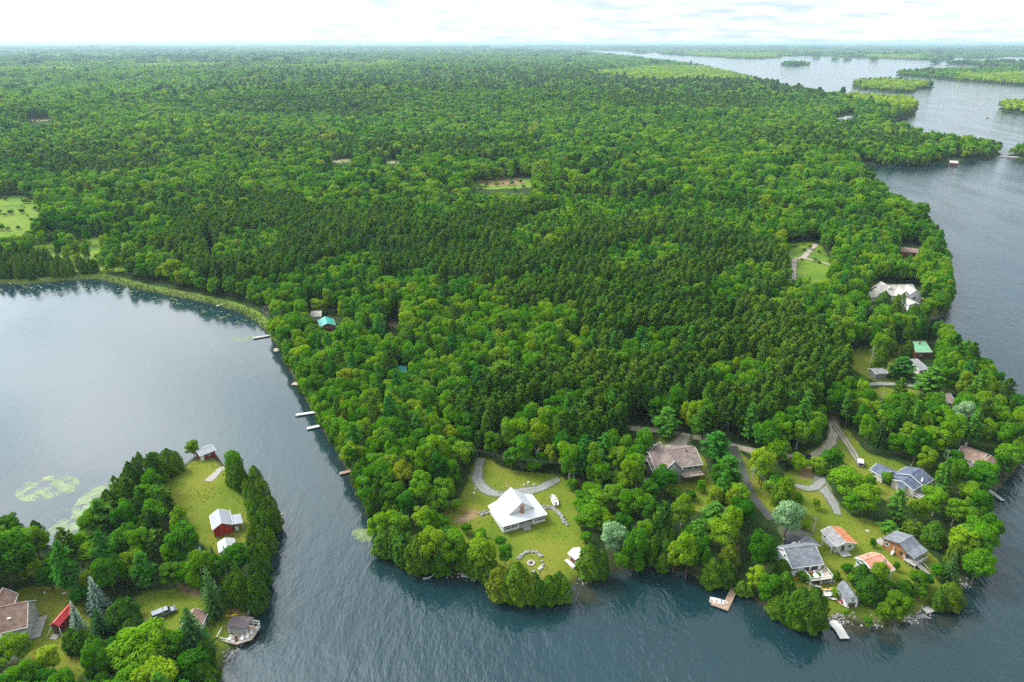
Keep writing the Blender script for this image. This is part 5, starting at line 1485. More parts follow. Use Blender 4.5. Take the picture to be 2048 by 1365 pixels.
for y in (.1, Dc*.5, Dc-.2): MB().box(L+1.9,L+2.05,y,y+.15,-.6,2.5).build("porch_post", M['tandeck'], r0)
dk = deck(r0, L-.3, L+3.0, -.4, Dc*.75, .9, 'greyplank', 'greyplank', 'r', 1.0)
mb = MB()
for i in range(7): mb.box(L+3.0+.42*i, L+3.42+.42*i, .4, 1.9, .75-.15*i-.12, .75-.15*i)
mb.bar((L+3.0,.35,1.6),(L+5.9,.35,.6),.08); mb.bar((L+3.0,1.95,1.6),(L+5.9,1.95,.6),.08)
mb.build("steps", M['greyplank'], r0)
MB().box(-2.2,.3,.8,3.4,-.5,.25).build("landing", M['concrete'], r0)
MB().box(-1.2,-.9,3.0,3.3,.25,1.6).build("chimney_post", M['concrete'], r0)

# -- salmon roofed house
A, B = (1710,1115.4), (1754,1151)
Ds = depth_to(A, B, (1789,1138), 4.2)
h = House("salmon_roofed_house", "pale green two storey house with salmon shingle roof behind cedars", A, B, Ds, 4.2, 1.2, 'y', .36, 'salmon', wall='palegreen')
L, r0 = h.L, h.root
for k in range(3): h.window('r', Ds*(.22+.27*k), 3.3, .8, 1.1, 0)
for k in range(2): h.window('r', Ds*(.25+.3*k), 1.2, 1.0, 1.7, 0)
h.window('f', L*.16, 3.2, 1.5, .6, 0); h.window('f', L*.13, 1.2, .9, .9, 0)
MB().box(L-.3, L+3.0, .2, Ds*.75, -.6, .3).build("patio", M['tandeck'], r0)
h.chimney(L*.72, Ds*.72, 6.0, .5, .5, 'white', 3); h.pipe(L*.18, Ds*.45, 5.2, 'darkwood'); h.vent(L*.8, Ds*.35, 4.6)
MB().box(-1.2,.3,Ds*.45,Ds*.9,-.5,2.2).build("lean_to", M['greysiding'], r0)

# -- white cottage with raised deck, and its garage
A, B = (1584,1136.5), (1648,1128.5)
h = House("white_cottage", "white cottage with grey roof and raised white railed deck", A, B, 8.6, 3.6, 2.3, 'x', .55, 'greyshingle', wall='whitesiding')
L, r0 = h.L, h.root
for t in (.09, .19): h.window('f', L*t, 2.5, .7, .7 if t < .1 else .4, 0)
for t in (.45, .53): h.window('f', L*t, 2.4, .62, 1.5, 0, 'darkwood')
for t in (.70, .80): h.window('f', L*t, 2.4, .62, 1.5, 0, 'darkwood')
h.window('l', 4.2, 4.0, .7, .8, 0); h.door('f', L*.25, 1.0, 1.6, 'glass', -.2)
w_ = MB(); h._box(w_, 'l', .36, 8.24, 0.0, .03, -.5, 3.3); w_.build("gable_siding", M['greengrey'], r0)
deck(r0, L*.40, L+.6, -3.3, .3, 1.75, 'tandeck', 'white', 'flr', 2.6)
dk = r0
for k, (x, y) in enumerate(((L*.55,-1.6),(L*.68,-1.2),(L*.82,-1.8))):
    c_ = MB().box(x-.45,x+.45,y-.45,y+.45,1.76,2.1).build("deck_chair", M['white' if k else 'brick'], r0)
    MB().box(x-.45,x+.45,y+.35,y+.45,2.1,2.6).build("chair_back", M['white' if k else 'brick'], c_)
t_ = MB().tube([(L*.62,-2.2,2.3),(L*.62,-2.2,2.36)], [.7,.7], 12).build("deck_table", M['boatwhite'], r0)
MB().tube([(L*.62,-2.2,1.76),(L*.62,-2.2,2.3)], [.06,.06], 6).build("table_leg", M['white'], t_)
h = House("white_garage", "small white garage with grey roof behind white cottage", (1598,1083.4), (1610.3,1096.6), 4.6, 2.4, 1.2, 'x', .5, 'greyshingle', wall='white', cat='garage')
h.window('r', 2.3, 1.6, .9, .7, 0); h.door('f', h.L/2, 2.2, 1.9, 'white')
House("grey_link_roof", "low grey roofed link between white cottage and its garage", (1590,1106.5), (1610,1105.5), 3.2, 2.2, 1.0, 'y', .5, 'greyshingle', wall='white', cat='shed')

# -- gambrel boathouse
fa, fb = gp(1691.3,1216.5,1.2), gp(1713.2,1217,1.2)
gz = 1.2
bk, fr_ = gp(1687.7,1165,gz+4), gp(1708,1193,gz+4)
bh = empty("gambrel_boathouse", (fa[0], fa[1], gz), math.atan2(bk[1]-fr_[1], bk[0]-fr_[0]) - math.pi/2, "white boathouse with grey gambrel roof and open front by shore", "boathouse")
Wb, Lb = math.hypot(fb[0]-fa[0], fb[1]-fa[1])*1.08, math.hypot(bk[0]-fr_[0], bk[1]-fr_[1])
mb = MB(); extrude(mb, [(0,-.8),(Wb,-.8),(Wb,1.9),(Wb*.80,3.3),(Wb*.5,4.0),(Wb*.20,3.3),(0,1.9)], .1, Lb, 'y'); fix_normals(mb.build("wall", M['white'], bh))
for q in ([(-.2,1.75),(Wb*.18,3.38),(.0,0)],): pass
prof = [(-.22,1.72),(Wb*.18,3.36),(Wb*.5,4.12),(Wb*.82,3.36),(Wb+.22,1.72)]
for k in range(4):
    (x0,z0),(x1,z1) = prof[k], prof[k+1]
    fix_normals(MB().slab([(x0,-.25,z0),(x1,-.25,z1),(x1,Lb+.2,z1),(x0,Lb+.2,z0)], .1).build("roof", M['greyshingle'], bh))
MB().box(Wb*.2, Wb*.8, .02, .098, -.3, 1.5).build("boat_door", M['darkwood'], bh)
for z, w in ((2.75,.36),(2.15,.22)):
    f_ = MB().box(Wb*(.5-w/2)-.06, Wb*(.5+w/2)+.06, .04, .098, z-.24, z+.24).build("window", M['white'], bh)
    MB().box(Wb*(.5-w/2), Wb*(.5+w/2), .025, .039, z-.18, z+.18).build("pane", M['glass'], f_)
rp = MB().box(-4.6,-.1,Lb*.62,Lb*.62+1.1,1.2,1.32).build("ramp", M['paleplank'], bh)
for y in (Lb*.62, Lb*.62+1.1):
    mb = MB(); mb.bar((-4.6,y,2.2),(-.1,y,2.2),.08); mb.bar((-4.6,y,1.75),(-.1,y,1.75),.05)
    for i in range(5): mb.box(-4.6+i*1.1,-4.5+i*1.1,y-.04,y+.04,1.32 if i else -.6,2.24)
    mb.build("railing", M['white'], rp)

# -- small sheds
House("brown_shed", "tiny rust brown roofed shed among cedars near the shore", (1758,1202), (1772,1206), 2.6, 1.9, .7, 'x', .5, 'brownshingle', wall='redwood', cat='shed', trim=None)
House("brown_shed", "tiny rust brown roofed shed right of the log cabin", (1879,1080), (1893,1086), 2.6, 2.0, .8, 'x', .6, 'brownshingle', wall='redwood', cat='shed', trim=None)
h = House("pale_shed", "pale metal roofed shed between red barn and spruces", (438,1106), (471,1097), 4.6, 2.3, .9, 'y', .48, 'palemetal', wall='darkred', cat='shed')

# -- red barn on the lawn point
A, B = (424.8,1060), (466,1048.5)
Db = depth_to(A, B, (415,1033), 2.9)
h = House("red_barn", "red barn garage with pale grey metal roof on the lawn", A, B, Db, 2.9, 1.5, 'y', .47, 'greymetal', wall='red', oh=.25, cat='barn')
L, r0 = h.L, h.root
lt = fix_normals(MB().slab([(L-.1,.3,2.55),(L+2.6,.3,2.2),(L+2.6,Db*.72,2.2),(L-.1,Db*.72,2.55)], .12).build("lean_to_roof", M['greymetal'], r0))
for y in (.45, Db*.36, Db*.68): MB().box(L+2.3,L+2.45,y,y+.15,-.6,2.1).build("lean_to_post", M['white'], lt)
MB().box(L+.3,L+1.3,.7,1.7,-.3,.9).build("storage_box", M['white'], r0)
h.window('l', Db*.5, 1.6, 1.0, .9, 0)

# -- red boathouse at the tip
A, B = (400,912.5), (431.5,900)
h = House("red_boathouse", "dark red boathouse with grey roof at the tip of the lawn", A, B, 4.6, 2.4, .9, 'x', .55, 'greymetal', wall='darkred', oh=.25, cat='boathouse')
h.door('f', h.L*.13, 1.2, 1.9, 'white'); h.window('f', h.L*.55, 1.5, .6, .6, 0)

# -- sage house with brown roof at the left edge
B, A = (53.9,1254.5), (-46,1277)
h = House("sage_house", "sage green house with brown shingle roof and red awning at left edge", A, B, 9.0, 4.2, 3.6, 'x', .5, 'brownshingle', wall='sage')
L, r0 = h.L, h.root
for y, z in ((2.4,3.2),(6.4,3.4),(4.5,5.6),(2.8,1.2)): h.window('r', y, z, .7, 1.0, 0)
cg = House("", "", None, None, 4.0, 4.0, 1.6, 'y', .5, 'brownshingle', wall='sage', root=r0, off=(L-10.2,-1.0), L=5.2)
fix_normals(MB().slab([(L-10.0,-2.2,3.2),(L-5.2,-2.2,3.2),(L-5.2,-.75,3.75),(L-10.0,-.75,3.75)], .08).build("awning", M['redplastic'], r0))
cg.window('f', 2.6, 2.4, 3.4, .9, 3)
MB().box(L-11, L-4.6, -2.0, .3, 1.7, 1.85).build("balcony", M['white'], r0)
fix_normals(MB().slab([(L-5.0,-1.2,2.7),(L-.3,-1.2,2.7),(L-.3,.2,3.2),(L-5.0,.2,3.2)], .1).build("porch_roof", M['sage'], r0))
MB().box(L-5.0, L-.4, -1.22, -1.08, 2.3, 2.55).build("porch_beam", M['white'], r0)
sk = MB().box(L-4.0, L-3.2, 2.0, 2.9, 5.6, 6.05).build("skylight", M['white'], r0)
MB().box(L-.3, L+.6, 1.5, 2.6, 1.3, 2.9).build("red_umbrella", M['redplastic'], r0) if False else None
MB().box(L-.3, L+1.6, .5, 7.5, -.6, .25).build("patio", M['concrete'], r0)
House("", "", None, None, 6.0, 5.6, 2.6, 'y', .5, 'brownshingle', wall='sage', root=r0, off=(L-9.0, 5.0), L=5.0)
h.window('f', L-1.8, 1.6, 1.2, 1.0, 1)

# -- red roofed shelter
A, B = (99.5,1251.4), (117.2,1252.4)
h = House("red_roofed_shelter", "long narrow shelter with bright red metal roof on the grass", A, B, depth_to(A, B, (123.4,1212.3), 2.6), 2.6, .9, 'y', .5, 'redmetal', wall='darkred', oh=.2, cat='shelter', trim='redplastic')
MB().box(.5, h.L-.5, -.02, .19, -.2, 2.0).build("opening", M['darkwood'], h.root)
for x, q in ((.2,-1),(h.L-.2,1)):
    MB().bar((x+q*1.1,-.9,-.2),(x,.15,2.2),.12).build("brace", M['white'], h.root)
MB().box(.2,h.L-.2,-1.6,-.1,-.5,.12).build("apron", M['concrete'], h.root)

# -- brown cottage hidden by the spruce
h = House("brown_cottage", "brown roofed cottage half hidden under a big spruce", (350,1279), (392,1277), 8.0, 2.5, 1.4, 'y', .4, 'brownshingle', wall='sage')
h.pipe(h.L*.35, 3.5, 4.6, 'white')

# -- pavilion boathouse with railed deck
A, B = (452.5,1256.5), (494,1261)
o, rz, L = frame(A, B, 2.4)
pv = empty("railed_pavilion", (o.x, o.y, 1.0), rz, "dark roofed waterside pavilion on a tan deck with white railings", "pavilion")
for x in (.3, L-.3):
    for y in (.3, 3.2): MB().box(x-.08,x+.08,y-.08,y+.08,.002,2.25).build("post", M['white'], pv)
fix_normals(MB().slab([(0,0,2.4),(L,0,2.4),(L,1.8,2.8),(0,1.8,2.8)], .15).build("roof", M['darkshingle'], pv)); fix_normals(MB().slab([(0,1.8,2.8),(L,1.8,2.8),(L,3.6,2.4),(0,3.6,2.4)], .15).build("roof", M['darkshingle'], pv))
MB().box(.4,L*.72,.4,3.1,.02,2.2).build("wall", M['sage'], pv)
dkp = MB().prism([(-1.6,-1.9),(L*.64,-2.5),(L+1.2,-.6),(L+1.4,3.2),(-.3,3.6)], -.25, 0.0).build("deck", M['tandeck'], pv)
for a, b_ in (((-1.55,-1.85),(L*.62,-2.45)),((-1.55,-1.85),(-1.8,1.0)),((L*.4,4.1),(L+1.0,3.9)),((L+1.25,1.8),(L+1.25,3.4))):
    a, b_ = Vector(a), Vector(b_); mb = MB(); mb.bar((a.x,a.y,1.0),(b_.x,b_.y,1.0),.1,.1); mb.bar((a.x,a.y,.15),(b_.x,b_.y,.15),.07)
    n = int((b_-a).length/.3)
    for i in range(n+1):
        p = a+(b_-a)*i/n; w = .06 if i % 5 == 0 else .025; mb.box(p.x-w,p.x+w,p.y-w,p.y+w,.002,.98)
    mb.build("railing", M['white'], dkp)
for k, (x, y) in enumerate(((L*.80,-.9),(L*.98,-.2),(L*1.05,1.0),(L*.25,-1.2),(L*.55,-1.4))):
    c_ = MB().box(x-.35,x+.35,y-.35,y+.35,.01,.4).build("deck_chair", M['white' if k != 4 else 'darkwood'], pv)
    MB().box(x-.35,x+.35,y+.27,y+.35,.4,.95).build("chair_back", M['white' if k != 4 else 'darkwood'], c_)

# -- cottages above the bay
A, B = (640,654.5), (671,650.5)
h = House("teal_roofed_cottage", "dark red cottage with bright teal metal roof above the bay", A, B, depth_to(A, B, (630.6,642), 3.2), 3.2, 1.6, 'y', .5, 'tealmetal', wall='darkred')
for t in (.2,.5,.8): h.window('f', h.L*t, 2.2 if t != .5 else 2.6, 1.1, 1.0, 0)
h.pipe(h.L*.75, h.D*.8, 5.4)
House("tan_roofed_cottage", "tan roofed cottage just behind the teal roofed one", (621,634), (642,633), 7.0, 2.6, 1.6, 'x', .5, 'beigeshingle', wall='cream')
House("teal_roofed_cabin", "pale teal roofed cabin sunk among the trees", (789,746), (813,745), 6.0, 2.6, 1.6, 'x', .5, 'tealmetal', wall='greysiding')
House("grey_roofed_cabin", "grey roofed cabin hidden behind trees left of teal cabin", (713,724), (737,724), 5.5, 2.6, 1.4, 'x', .5, 'lightgreyroof', wall='greysiding')
House("grey_roofed_cabin", "grey roofed cabin hidden in trees above the white docks", (712,806), (732,807), 5.0, 2.6, 1.4, 'x', .5, 'lightgreyroof', wall='greysiding')

# -- large beige house, upper right
A, B = (1764,592), (1836,590)
h = House("beige_house", "large beige house with many gables and a two storey wing on far right shore", A, B, 12, 4.6, 3.8, 'x', .5, 'beigeshingle', wall='cream', oh=.5)
L, r0 = h.L, h.root
for x, w, y, z, ri in ((L*.36,7.5,-2.5,5.0,2.8),(L*.60,8.5,-3.0,5.2,3.2),(L*.14,6.5,3.5,5.6,2.6),(L*.80,6.5,2.0,4.4,2.4)):
    q = House("", "", None, None, 9.0, z, ri, 'y', .5, 'beigeshingle', wall='whitesiding', root=r0, off=(x,y), L=w)
    q.window('f', w/2, z-1.4, 1.6, 1.3, 1); q.window('f', w/2, 1.3, 1.6, 1.4, 1)
q = House("", "", None, None, 10, 3.4, 1.0, 'y', .5, 'sand' if False else 'beigeshingle', wall='whitesiding', root=r0, off=(L*.42,-11), L=6.0)
for k in range(3): q.window('r', 2+2.6*k, 1.9, 1.0, 1.2, 0)
House("", "", None, None, 8, 3.0, 1.6, 'x', .5, 'beigeshingle', wall='cream', root=r0, off=(-9.5, 3), L=10)
House("grey_garage", "small dark grey roofed garage below left of beige house", (1736,618), (1749,624), 6, 2.6, 1.6, 'x', .5, 'greyshingle', wall='greysiding', cat='garage')
House("brown_roofed_cottage", "brown roofed cottage in the trees near the far sandy junction", (1803,503), (1836,506), 8, 2.8, 1.8, 'x', .5, 'brownshingle', wall='redwood')
h = House("green_roofed_cottage", "red brown cottage with pale green metal roof near right shore", (1833,704.5), (1865,704.5), 7.5, 3.0, 2.2, 'x', .9, 'greenmetal', wall='redwood')
h.chimney(h.L*.5, 5, 5.6, .6, .6, 'brick', 3.2); h.window('f', h.L*.3, 1.7, 1.2, 1.0, 1); h.door('f', h.L*.7, 1.0, 2.0, 'darkwood')
House("grey_roofed_cottage", "grey roofed cottage just below the green roofed one", (1840,741), (1860,739), 9.0, 2.6, 1.4, 'x', .85, 'lightgreyroof', wall='cream')
h = House("boat_shelter", "open grey roofed boat shelter beside the cottage lawn", (1752,748), (1777,746), 5.0, 2.8, .8, 'x', .6, 'lightgreyroof', wall='greysiding', cat='shelter')
House("grey_roofed_house", "grey brown roofed house hidden above a silvery tree", (1889,806), (1913,806), 8.0, 2.6, 1.6, 'x', .6, 'taupeshingle', wall='cream')
for A, B, rf, lb in (((1677,239),(1690,238),'palemetal',"pale roofed cottage far off in trees, left of two"),((1693,236),(1706,235.5),'palemetal',"pale roofed cottage far off in trees, right of two"),((1703,319),(1712,318),'whitemetal',"white roofed cottage at the head of the far cove")):
    House("far_cottage", lb, A, B, 9, 3.2, 2.0, 'x', .5, rf, wall='white', oh=.4)
h = House("far_boathouse", "beige roofed boathouse on the far point", (1900,325.2), (1917,326.2), 9, 3.0, 1.6, 'x', .8, 'beigeshingle', wall='redwood', cat='boathouse', oh=.4, g_lift=-.4)

# ------------------------------------------------------------------ docks
def dock(label, pts, width, mat, z=0.55, cat="dock"):
    P = [Vector((*gp(u, v, z), 0)) for u, v in pts]
    o_ = P[0]; d0 = P[1]-P[0]; rz = math.atan2(d0.y, d0.x)
    root = empty("dock", (o_.x, o_.y, 0), rz, label, cat, "docks along the shore")
    R_ = Matrix.Rotation(-rz, 3, 'Z')
    Q = [R_ @ (p - o_) for p in P]
    for i in range(len(Q)-1):
        a, b_ = Q[i], Q[i+1]; d = (b_-a).normalized(); s = Vector((-d.y, d.x, 0))*width/2
        if i: a = a + d*width*.5
        if i < len(Q)-2: b_ = b_ + d*width*.5
        MB().prism([a-s, b_-s, b_+s, a+s], z-.16, z).build("deck", M[mat], root)
        n = max(2, int((b_-a).length/3)+1)
        for k in range(n):
            p = a + (b_-a)*(k+.35)/(n-.3+1e-6)
            for q in (-1, 1):
                c_ = p + s*q*.9
                MB().tube([(c_.x,c_.y,-2.0),(c_.x,c_.y,z-.165)], [.09,.09], 6).build("post", M['darkwood'], root)
    return root
dock("narrow grey dock among the reeds of the bay", [(456,604.5),(433,612.5)], 1.3, 'greyplank')
dock("long grey dock with a lift pole below the teal roofed cottage", [(543,670),(506,676)], 1.8, 'greyplank')
dock("short dock beside the yellow boat", [(572,699),(548,702)], 1.6, 'greyplank')
dock("brown dock in the tree shade of the bay shore", [(604,769),(585,767)], 2.4, 'tandeck')
dock("white stepped dock, upper of the white pair", [(632,824),(597,829),(592,831)], 1.5, 'paleplank')
dock("white dock with low rails, lower of the white pair", [(645,850),(614,857)], 1.5, 'paleplank')
dock("small tan dock on the channel shore", [(705,941),(679,947)], 1.4, 'plank')
dock("brown L shaped dock with a moored runabout", [(1469,1177),(1451,1215),(1423,1205)], 1.7, 'plank')
dock("long narrow pale dock on the right shore", [(1975,978),(2006,1001)], 1.3, 'greyplank')
dock("white stepped dock by the gambrel boathouse", [(1672,1248),(1690,1277)], 2.2, 'paleplank')
dx = MB(); 
dd = dock("square grey platform dock beside the rocks", [(1848,1208),(1866,1224)], 3.4, 'greyplank')
dock("wide white landing stage beside the stepped dock", [(1662,1251),(1678,1248)], 2.4, 'paleplank', 0.52)
dock("tiny far dock off the right shore", [(2012,822),(2026,821)], 1.6, 'plank')
dock("dark log float among the lily pads", [(107,1088),(121,1077)], 0.6, 'darkwood', 0.35)
def raft(label, u, v, l, w):
    x, y = gp(u, v, .4)
    r_ = empty("swim_raft", (x, y, 0), .2, label, "raft", "swim rafts off the shore")
    MB().box(-l/2, l/2, -w/2, w/2, .25, .5).build("deck", M['darkwood'], r_)
    for q in (-1,1): MB().tube([(-l/2,q*w*.35,.05),(l/2,q*w*.35,.05)], [.22,.22], 8).build("float", M['rubber'], r_)
raft("dark swim raft off the far right shore", 1783, 397, 6, 3); raft("dark dock float touching the right shore trees", 1862, 464, 8, 3)

# ------------------------------------------------------------------ boats, vehicles
def loft(mb, rings, m=0, close=True):
    n0 = len(mb.v); k = len(rings[0])
    for r in rings: mb.v += [tuple(p) for p in r]
    for i in range(len(rings)-1):
        for j in range(k if close else k-1):
            a = n0+i*k+j; b_ = n0+i*k+(j+1) % k
            mb.f.append((a, b_, b_+k, a+k)); mb.m.append(m)
    for r in (0, len(rings)-1):
        mb.f.append(tuple(n0+r*k+j for j in range(k))); mb.m.append(m)
def boat(label, u, v, rz, L=5.2, W=2.0, hull='boatwhite', z=0.0, inside='boattan', shield=True, on_land=False, cat="boat"):
    if on_land: x, y, z = gpt(u, v); z += .35
    else: x, y = gp(u, v, .4)
    r_ = empty("motorboat", (x, y, z), rz, label, cat, "small boats at the shore")
    rings, inn = [], []
    for t in np.linspace(0, 1, 9):
        w = W/2*(0.86 if t == 0 else min(1, .9+.4*t))*(1-max(0,(t-.5)/.5)**2.2*.96)
        X = -L/2+L*t; zb = -.25+.45*max(0,t-.6); zt = .55+.25*t*t
        rings.append([(X,-w,zt),(X,-w*.8,zb+.1),(X,0,zb),(X,w*.8,zb+.1),(X,w,zt),(X,w*.86,zt),(X,w*.72,zt-.32),(X,-w*.72,zt-.32),(X,-w*.86,zt)])
    mb = MB(); loft(mb, rings); fix_normals(mb.build("hull", M[hull], r_))
    MB().box(-L*.44, L*.12, -W*.30, W*.30, .24, .31).build("floor", M[inside], r_)
    for xx in (-.28,-.02): MB().box(L*xx, L*xx+.5, -W*.32, W*.32, .3, .62).build("seat", M['white' if hull != 'white' else 'boattan'], r_)
    if shield:
        fix_normals(MB().slab([(L*.14,-W*.40,.75),(L*.14,W*.40,.75),(L*.09,W*.36,1.15),(L*.09,-W*.36,1.15)], .04).build("windscreen", M['glass'], r_))
    MB().box(-L/2-.35, -L/2+.02, -.2, .2, .2, 1.0).build("outboard_motor", M['blackcar'], r_)
    return r_
a1, a2 = Vector(gp(1428,1203)), Vector(gp(1447,1208))
boat("white runabout with tan floor moored inside the L shaped dock", 1438, 1204, math.atan2(a2.y-a1.y, a2.x-a1.x), 4.6, 1.8)
boat("white boat on a trailer on the lawn right of white house", 1108, 1004, math.radians(100), 5.0, 2.0, on_land=True)
boat("yellow topped boat moored under the bay shore trees", 557, 699, .1, 4.5, 1.7, 'yellow', shield=False)
boat("pale boat parked under the open shelter", 1764, 752, math.radians(10), 6.0, 2.2, on_land=True)
boat("white boat beside the beige house", 1833, 601, .1, 6.0, 2.3, on_land=True)
boat("white boat at the far point shore", 1782, 331, .3, 6.0, 2.2)
boat("tiny boat far out on the right lake", 1975, 236, .1, 6.5, 2.4, 'blackcar')
boat("little white boat at the tiny dock on right edge shore", 2018, 824, .2, 3.5, 1.5)
def kayak(label, u, v, rz, mat, L=3.4, name="kayak", W=.72):
    x, y, z = gpt(u, v)
    r_ = empty(name, (x, y, z+.05), rz, label, name, "kayaks and canoes on the lawn")
    rings = []
    for t in np.linspace(0, 1, 9):
        w = W/2*math.sin(math.pi*(0.04+.92*t))**.7; X = -L/2+L*t; e = .22*abs(2*t-1)**2
        rings.append([(X,-w,.24+e),(X,-w*.7,.06+e*.6),(X,0,e*.5),(X,w*.7,.06+e*.6),(X,w,.24+e),(X,0,.36+e)])
    mb = MB(); loft(mb, rings); fix_normals(mb.build("hull", M[mat], r_))
    MB().tube([(0,0,.30),(0,0,.385)], [.26,.24], 10).build("cockpit", M['rubber'], r_)
kayak("yellow kayak lying by the boathouse path, upper one", 1656, 1180, .1, 'yellow'); kayak("yellow kayak lying by the boathouse path, lower one", 1658, 1189, .05, 'yellow', 3.0)
kayak("red and white kayak beside the gambrel boathouse", 1675, 1201, -.75, 'redplastic', 3.2); kayak("tan canoe leaning along the boathouse wall", 1684, 1210, -1.0, 'sand', 3.6, "canoe")
kayak("white rowing tender on the cottage lawn", 1662, 1197, -.6, 'boatwhite', 2.8, "rowing_boat", 1.2); kayak("orange kayak at the corner of the white cottage", 1590, 1157, -.4, 'orangeplastic', 2.6)
kayak("yellow kayak behind the railed pavilion", 461, 1233, .1, 'yellow', 3.2); kayak("white canoe on the shore beside the railed pavilion", 501, 1220, 1.6, 'boatwhite', 3.4, "canoe")
kayak("orange kayak in the bushes at the bottom left", 79, 1357, .9, 'orangeplastic', 2.6); kayak("white canoe on the grass below deck stairs", 1628, 1172, -.6, 'boatwhite', 3.6, "canoe")

def car(label, u, v, ang_px, paint, kind='sedan', L=4.6):
    """ang_px: pixel the nose points to"""
    x, y, z = gpt(u, v); x2, y2, _ = gpt(*ang_px)
    rz = math.atan2(y2-y, x2-x); W = 1.85
    r_ = empty({'sedan': "parked_car", 'pickup': "pickup_truck"}[kind], (x, y, z+.1), rz, label, {'sedan': "car", 'pickup': "truck"}[kind], "parked vehicles")
    rings = []
    for t, zt, wf in ((0,.78,.86),(.03,.92,.95),(.3,.95,1),(.6,.98,1),(.68,.96,1),(.92,.86,.97),(.98,.72,.9),(1,.55,.82)):
        X = -L/2+L*t; w = W/2*wf
        rings.append([(X,-w*.94,.28),(X,w*.94,.28),(X,w,.6),(X,w*.93,zt),(X,-w*.93,zt),(X,-w,.6)])
    mb = MB(); loft(mb, rings); fix_normals(mb.build("body", M[paint], r_))
    def cabin(x0, x1, y0, y1, z1, nm, mat, rake0=.25, rake1=.5):
        mb = MB(); loft(mb, [[(x0,-y0,.9),(x1,-y0,.9),(x1,y0,.9),(x0,y0,.9)], [(x0+rake0,-y1,z1),(x1-rake1,-y1,z1),(x1-rake1,y1,z1),(x0+rake0,y1,z1)]]); return fix_normals(mb.build(nm, M[mat], r_))
    if kind == 'sedan':
        cabin(-L*.36, L*.2, W*.44, W*.36, 1.42, "windows", 'glass', .55, .7); MB().box(-L*.36+.56, L*.2-.72, -W*.36, W*.36, 1.40, 1.47).build("roof", M[paint], r_)
    else:
        cabin(-L*.02, L*.27, W*.45, W*.40, 1.55, "windows", 'glass', .1, .5); MB().box(-L*.02+.08, L*.27-.5, -W*.41, W*.41, 1.53, 1.62).build("roof", M[paint], r_)
        cp = cabin(-L*.49, -L*.03, W*.47, W*.44, 1.62, "bed_cap", paint, .12, .03)
        for q in (-1,1): MB().box(-L*.44, -L*.08, q*W*.462-.02, q*W*.462+.02, 1.05, 1.42).build("cap_window", M['glass'], cp)
        MB().box(-L*.505, -L*.49, -W*.4, W*.4, .55, 1.4).build("tailgate", M['blackcar'], r_)
    for xx in (-L*.31, L*.31):
        for q in (-1, 1):
            w_ = MB().tube([(xx, q*W*.40, .27), (xx, q*W*.505, .27)], [.36,.36], 14).build("wheel", M['rubber'], r_)
            MB().tube([(xx, q*W*.49, .27), (xx, q*W*.515, .27)], [.2,.2], 10).build("rim", M['chrome'], w_)
    for q in (-1,1):
        MB().box(L*.47, L*.495, q*W*.36-.16, q*W*.36+.16, .58, .70).build("headlight", M['white'], r_); MB().box(-L*.503, -L*.49, q*W*.38-.1, q*W*.38+.1, .62, .8).build("tail_light", M['redplastic'], r_)
    return r_
car("silver pickup with bed cap parked on the brown grass", 329, 1230, (352,1221), 'silvercar', 'pickup', 5.4)
car("red car parked beside the sage house", 23, 1298, (18,1310), 'redcar')
car("black car parked by the white cottage garage", 1577, 1095, (1571,1084), 'blackcar')
car("black car parked on the sandy road among the trees", 1608, 916, (1622,915), 'blackcar')
car("dark pickup parked on the drive below green roofed cottage", 1843, 775, (1858,781), 'blackcar', 'pickup', 6.0)
car("small white van end on at the end of the twin track", 1720, 929, (1719,918), 'boatwhite', 'pickup', 4.2)

# ------------------------------------------------------------------ stones, fire ring, logs
def rock_mesh(sd_):
    r2 = np.random.default_rng(sd_); mb = MB()
    rings = []
    for i, ph in enumerate(np.linspace(-1.3, 1.3, 5)):
        rings.append([(math.cos(ph)*math.cos(a)*(.8+.4*r2.random()), math.cos(ph)*math.sin(a)*(.8+.4*r2.random()), math.sin(ph)*.75+.1*r2.random()) for a in np.arange(7)*2*math.pi/7])
    loft(mb, rings); me_ = mb.mesh("stone", M['stone']); return me_
ROCKS = [rock_mesh(k) for k in range(6)]
ROCKS_P = []
for me_ in ROCKS:
    c_ = me_.copy(); c_.materials.clear(); c_.materials.append(M['palestone']); ROCKS_P.append(c_)
def stone(name, loc, s, parent=None, pale=False, flat=.8):
    o_ = bpy.data.objects.new(name, random.choice(ROCKS_P if pale else ROCKS)); col.objects.link(o_)
    o_.location = loc; o_.scale = (s*random.uniform(.8,1.25), s*random.uniform(.8,1.1), s*flat*random.uniform(.8,1.1)); o_.rotation_euler = (0,0,random.random()*6.28)
    if parent: o_.parent = parent
    return o_
def stone_wall(label, pts, rows, size):
    P = [Vector(gpt(*p)) for p in pts]
    root = empty("stone_wall", P[0], 0, label, "stone wall")
    tot = sum((P[i+1]-P[i]).length for i in range(len(P)-1)); n = int(tot/(size*1.5))
    for k in range(n):
        d = tot*k/max(1,n-1)
        for i in range(len(P)-1):
            l = (P[i+1]-P[i]).length
            if d <= l or i == len(P)-2: q = P[i] + (P[i+1]-P[i])*min(1, d/l); break
            d -= l
        for r in range(rows):
            o_ = q - P[0] + Vector((random.uniform(-.25,.25)+ (r % 2)*.35, random.uniform(-.25,.25)+(r//2)*.5, .15+.28*(r//2)))
            stone("stone", o_, size*random.uniform(.75,1.15), root)
    return root
stone_wall("curved grey field stone wall right of the white house", [(1089,1018),(1100,1017),(1111,1023),(1120,1033),(1127,1043),(1132,1050)], 3, .55)
stone_wall("short grey stone wall left of the white house", [(960,1031),(970,1027),(979,1026)], 3, .5)
stone_wall("semicircular stone wall around the fire ring", [(1037,1117),(1043,1110),(1052,1106),(1062,1105),(1073,1107),(1080,1113)], 2, .5)
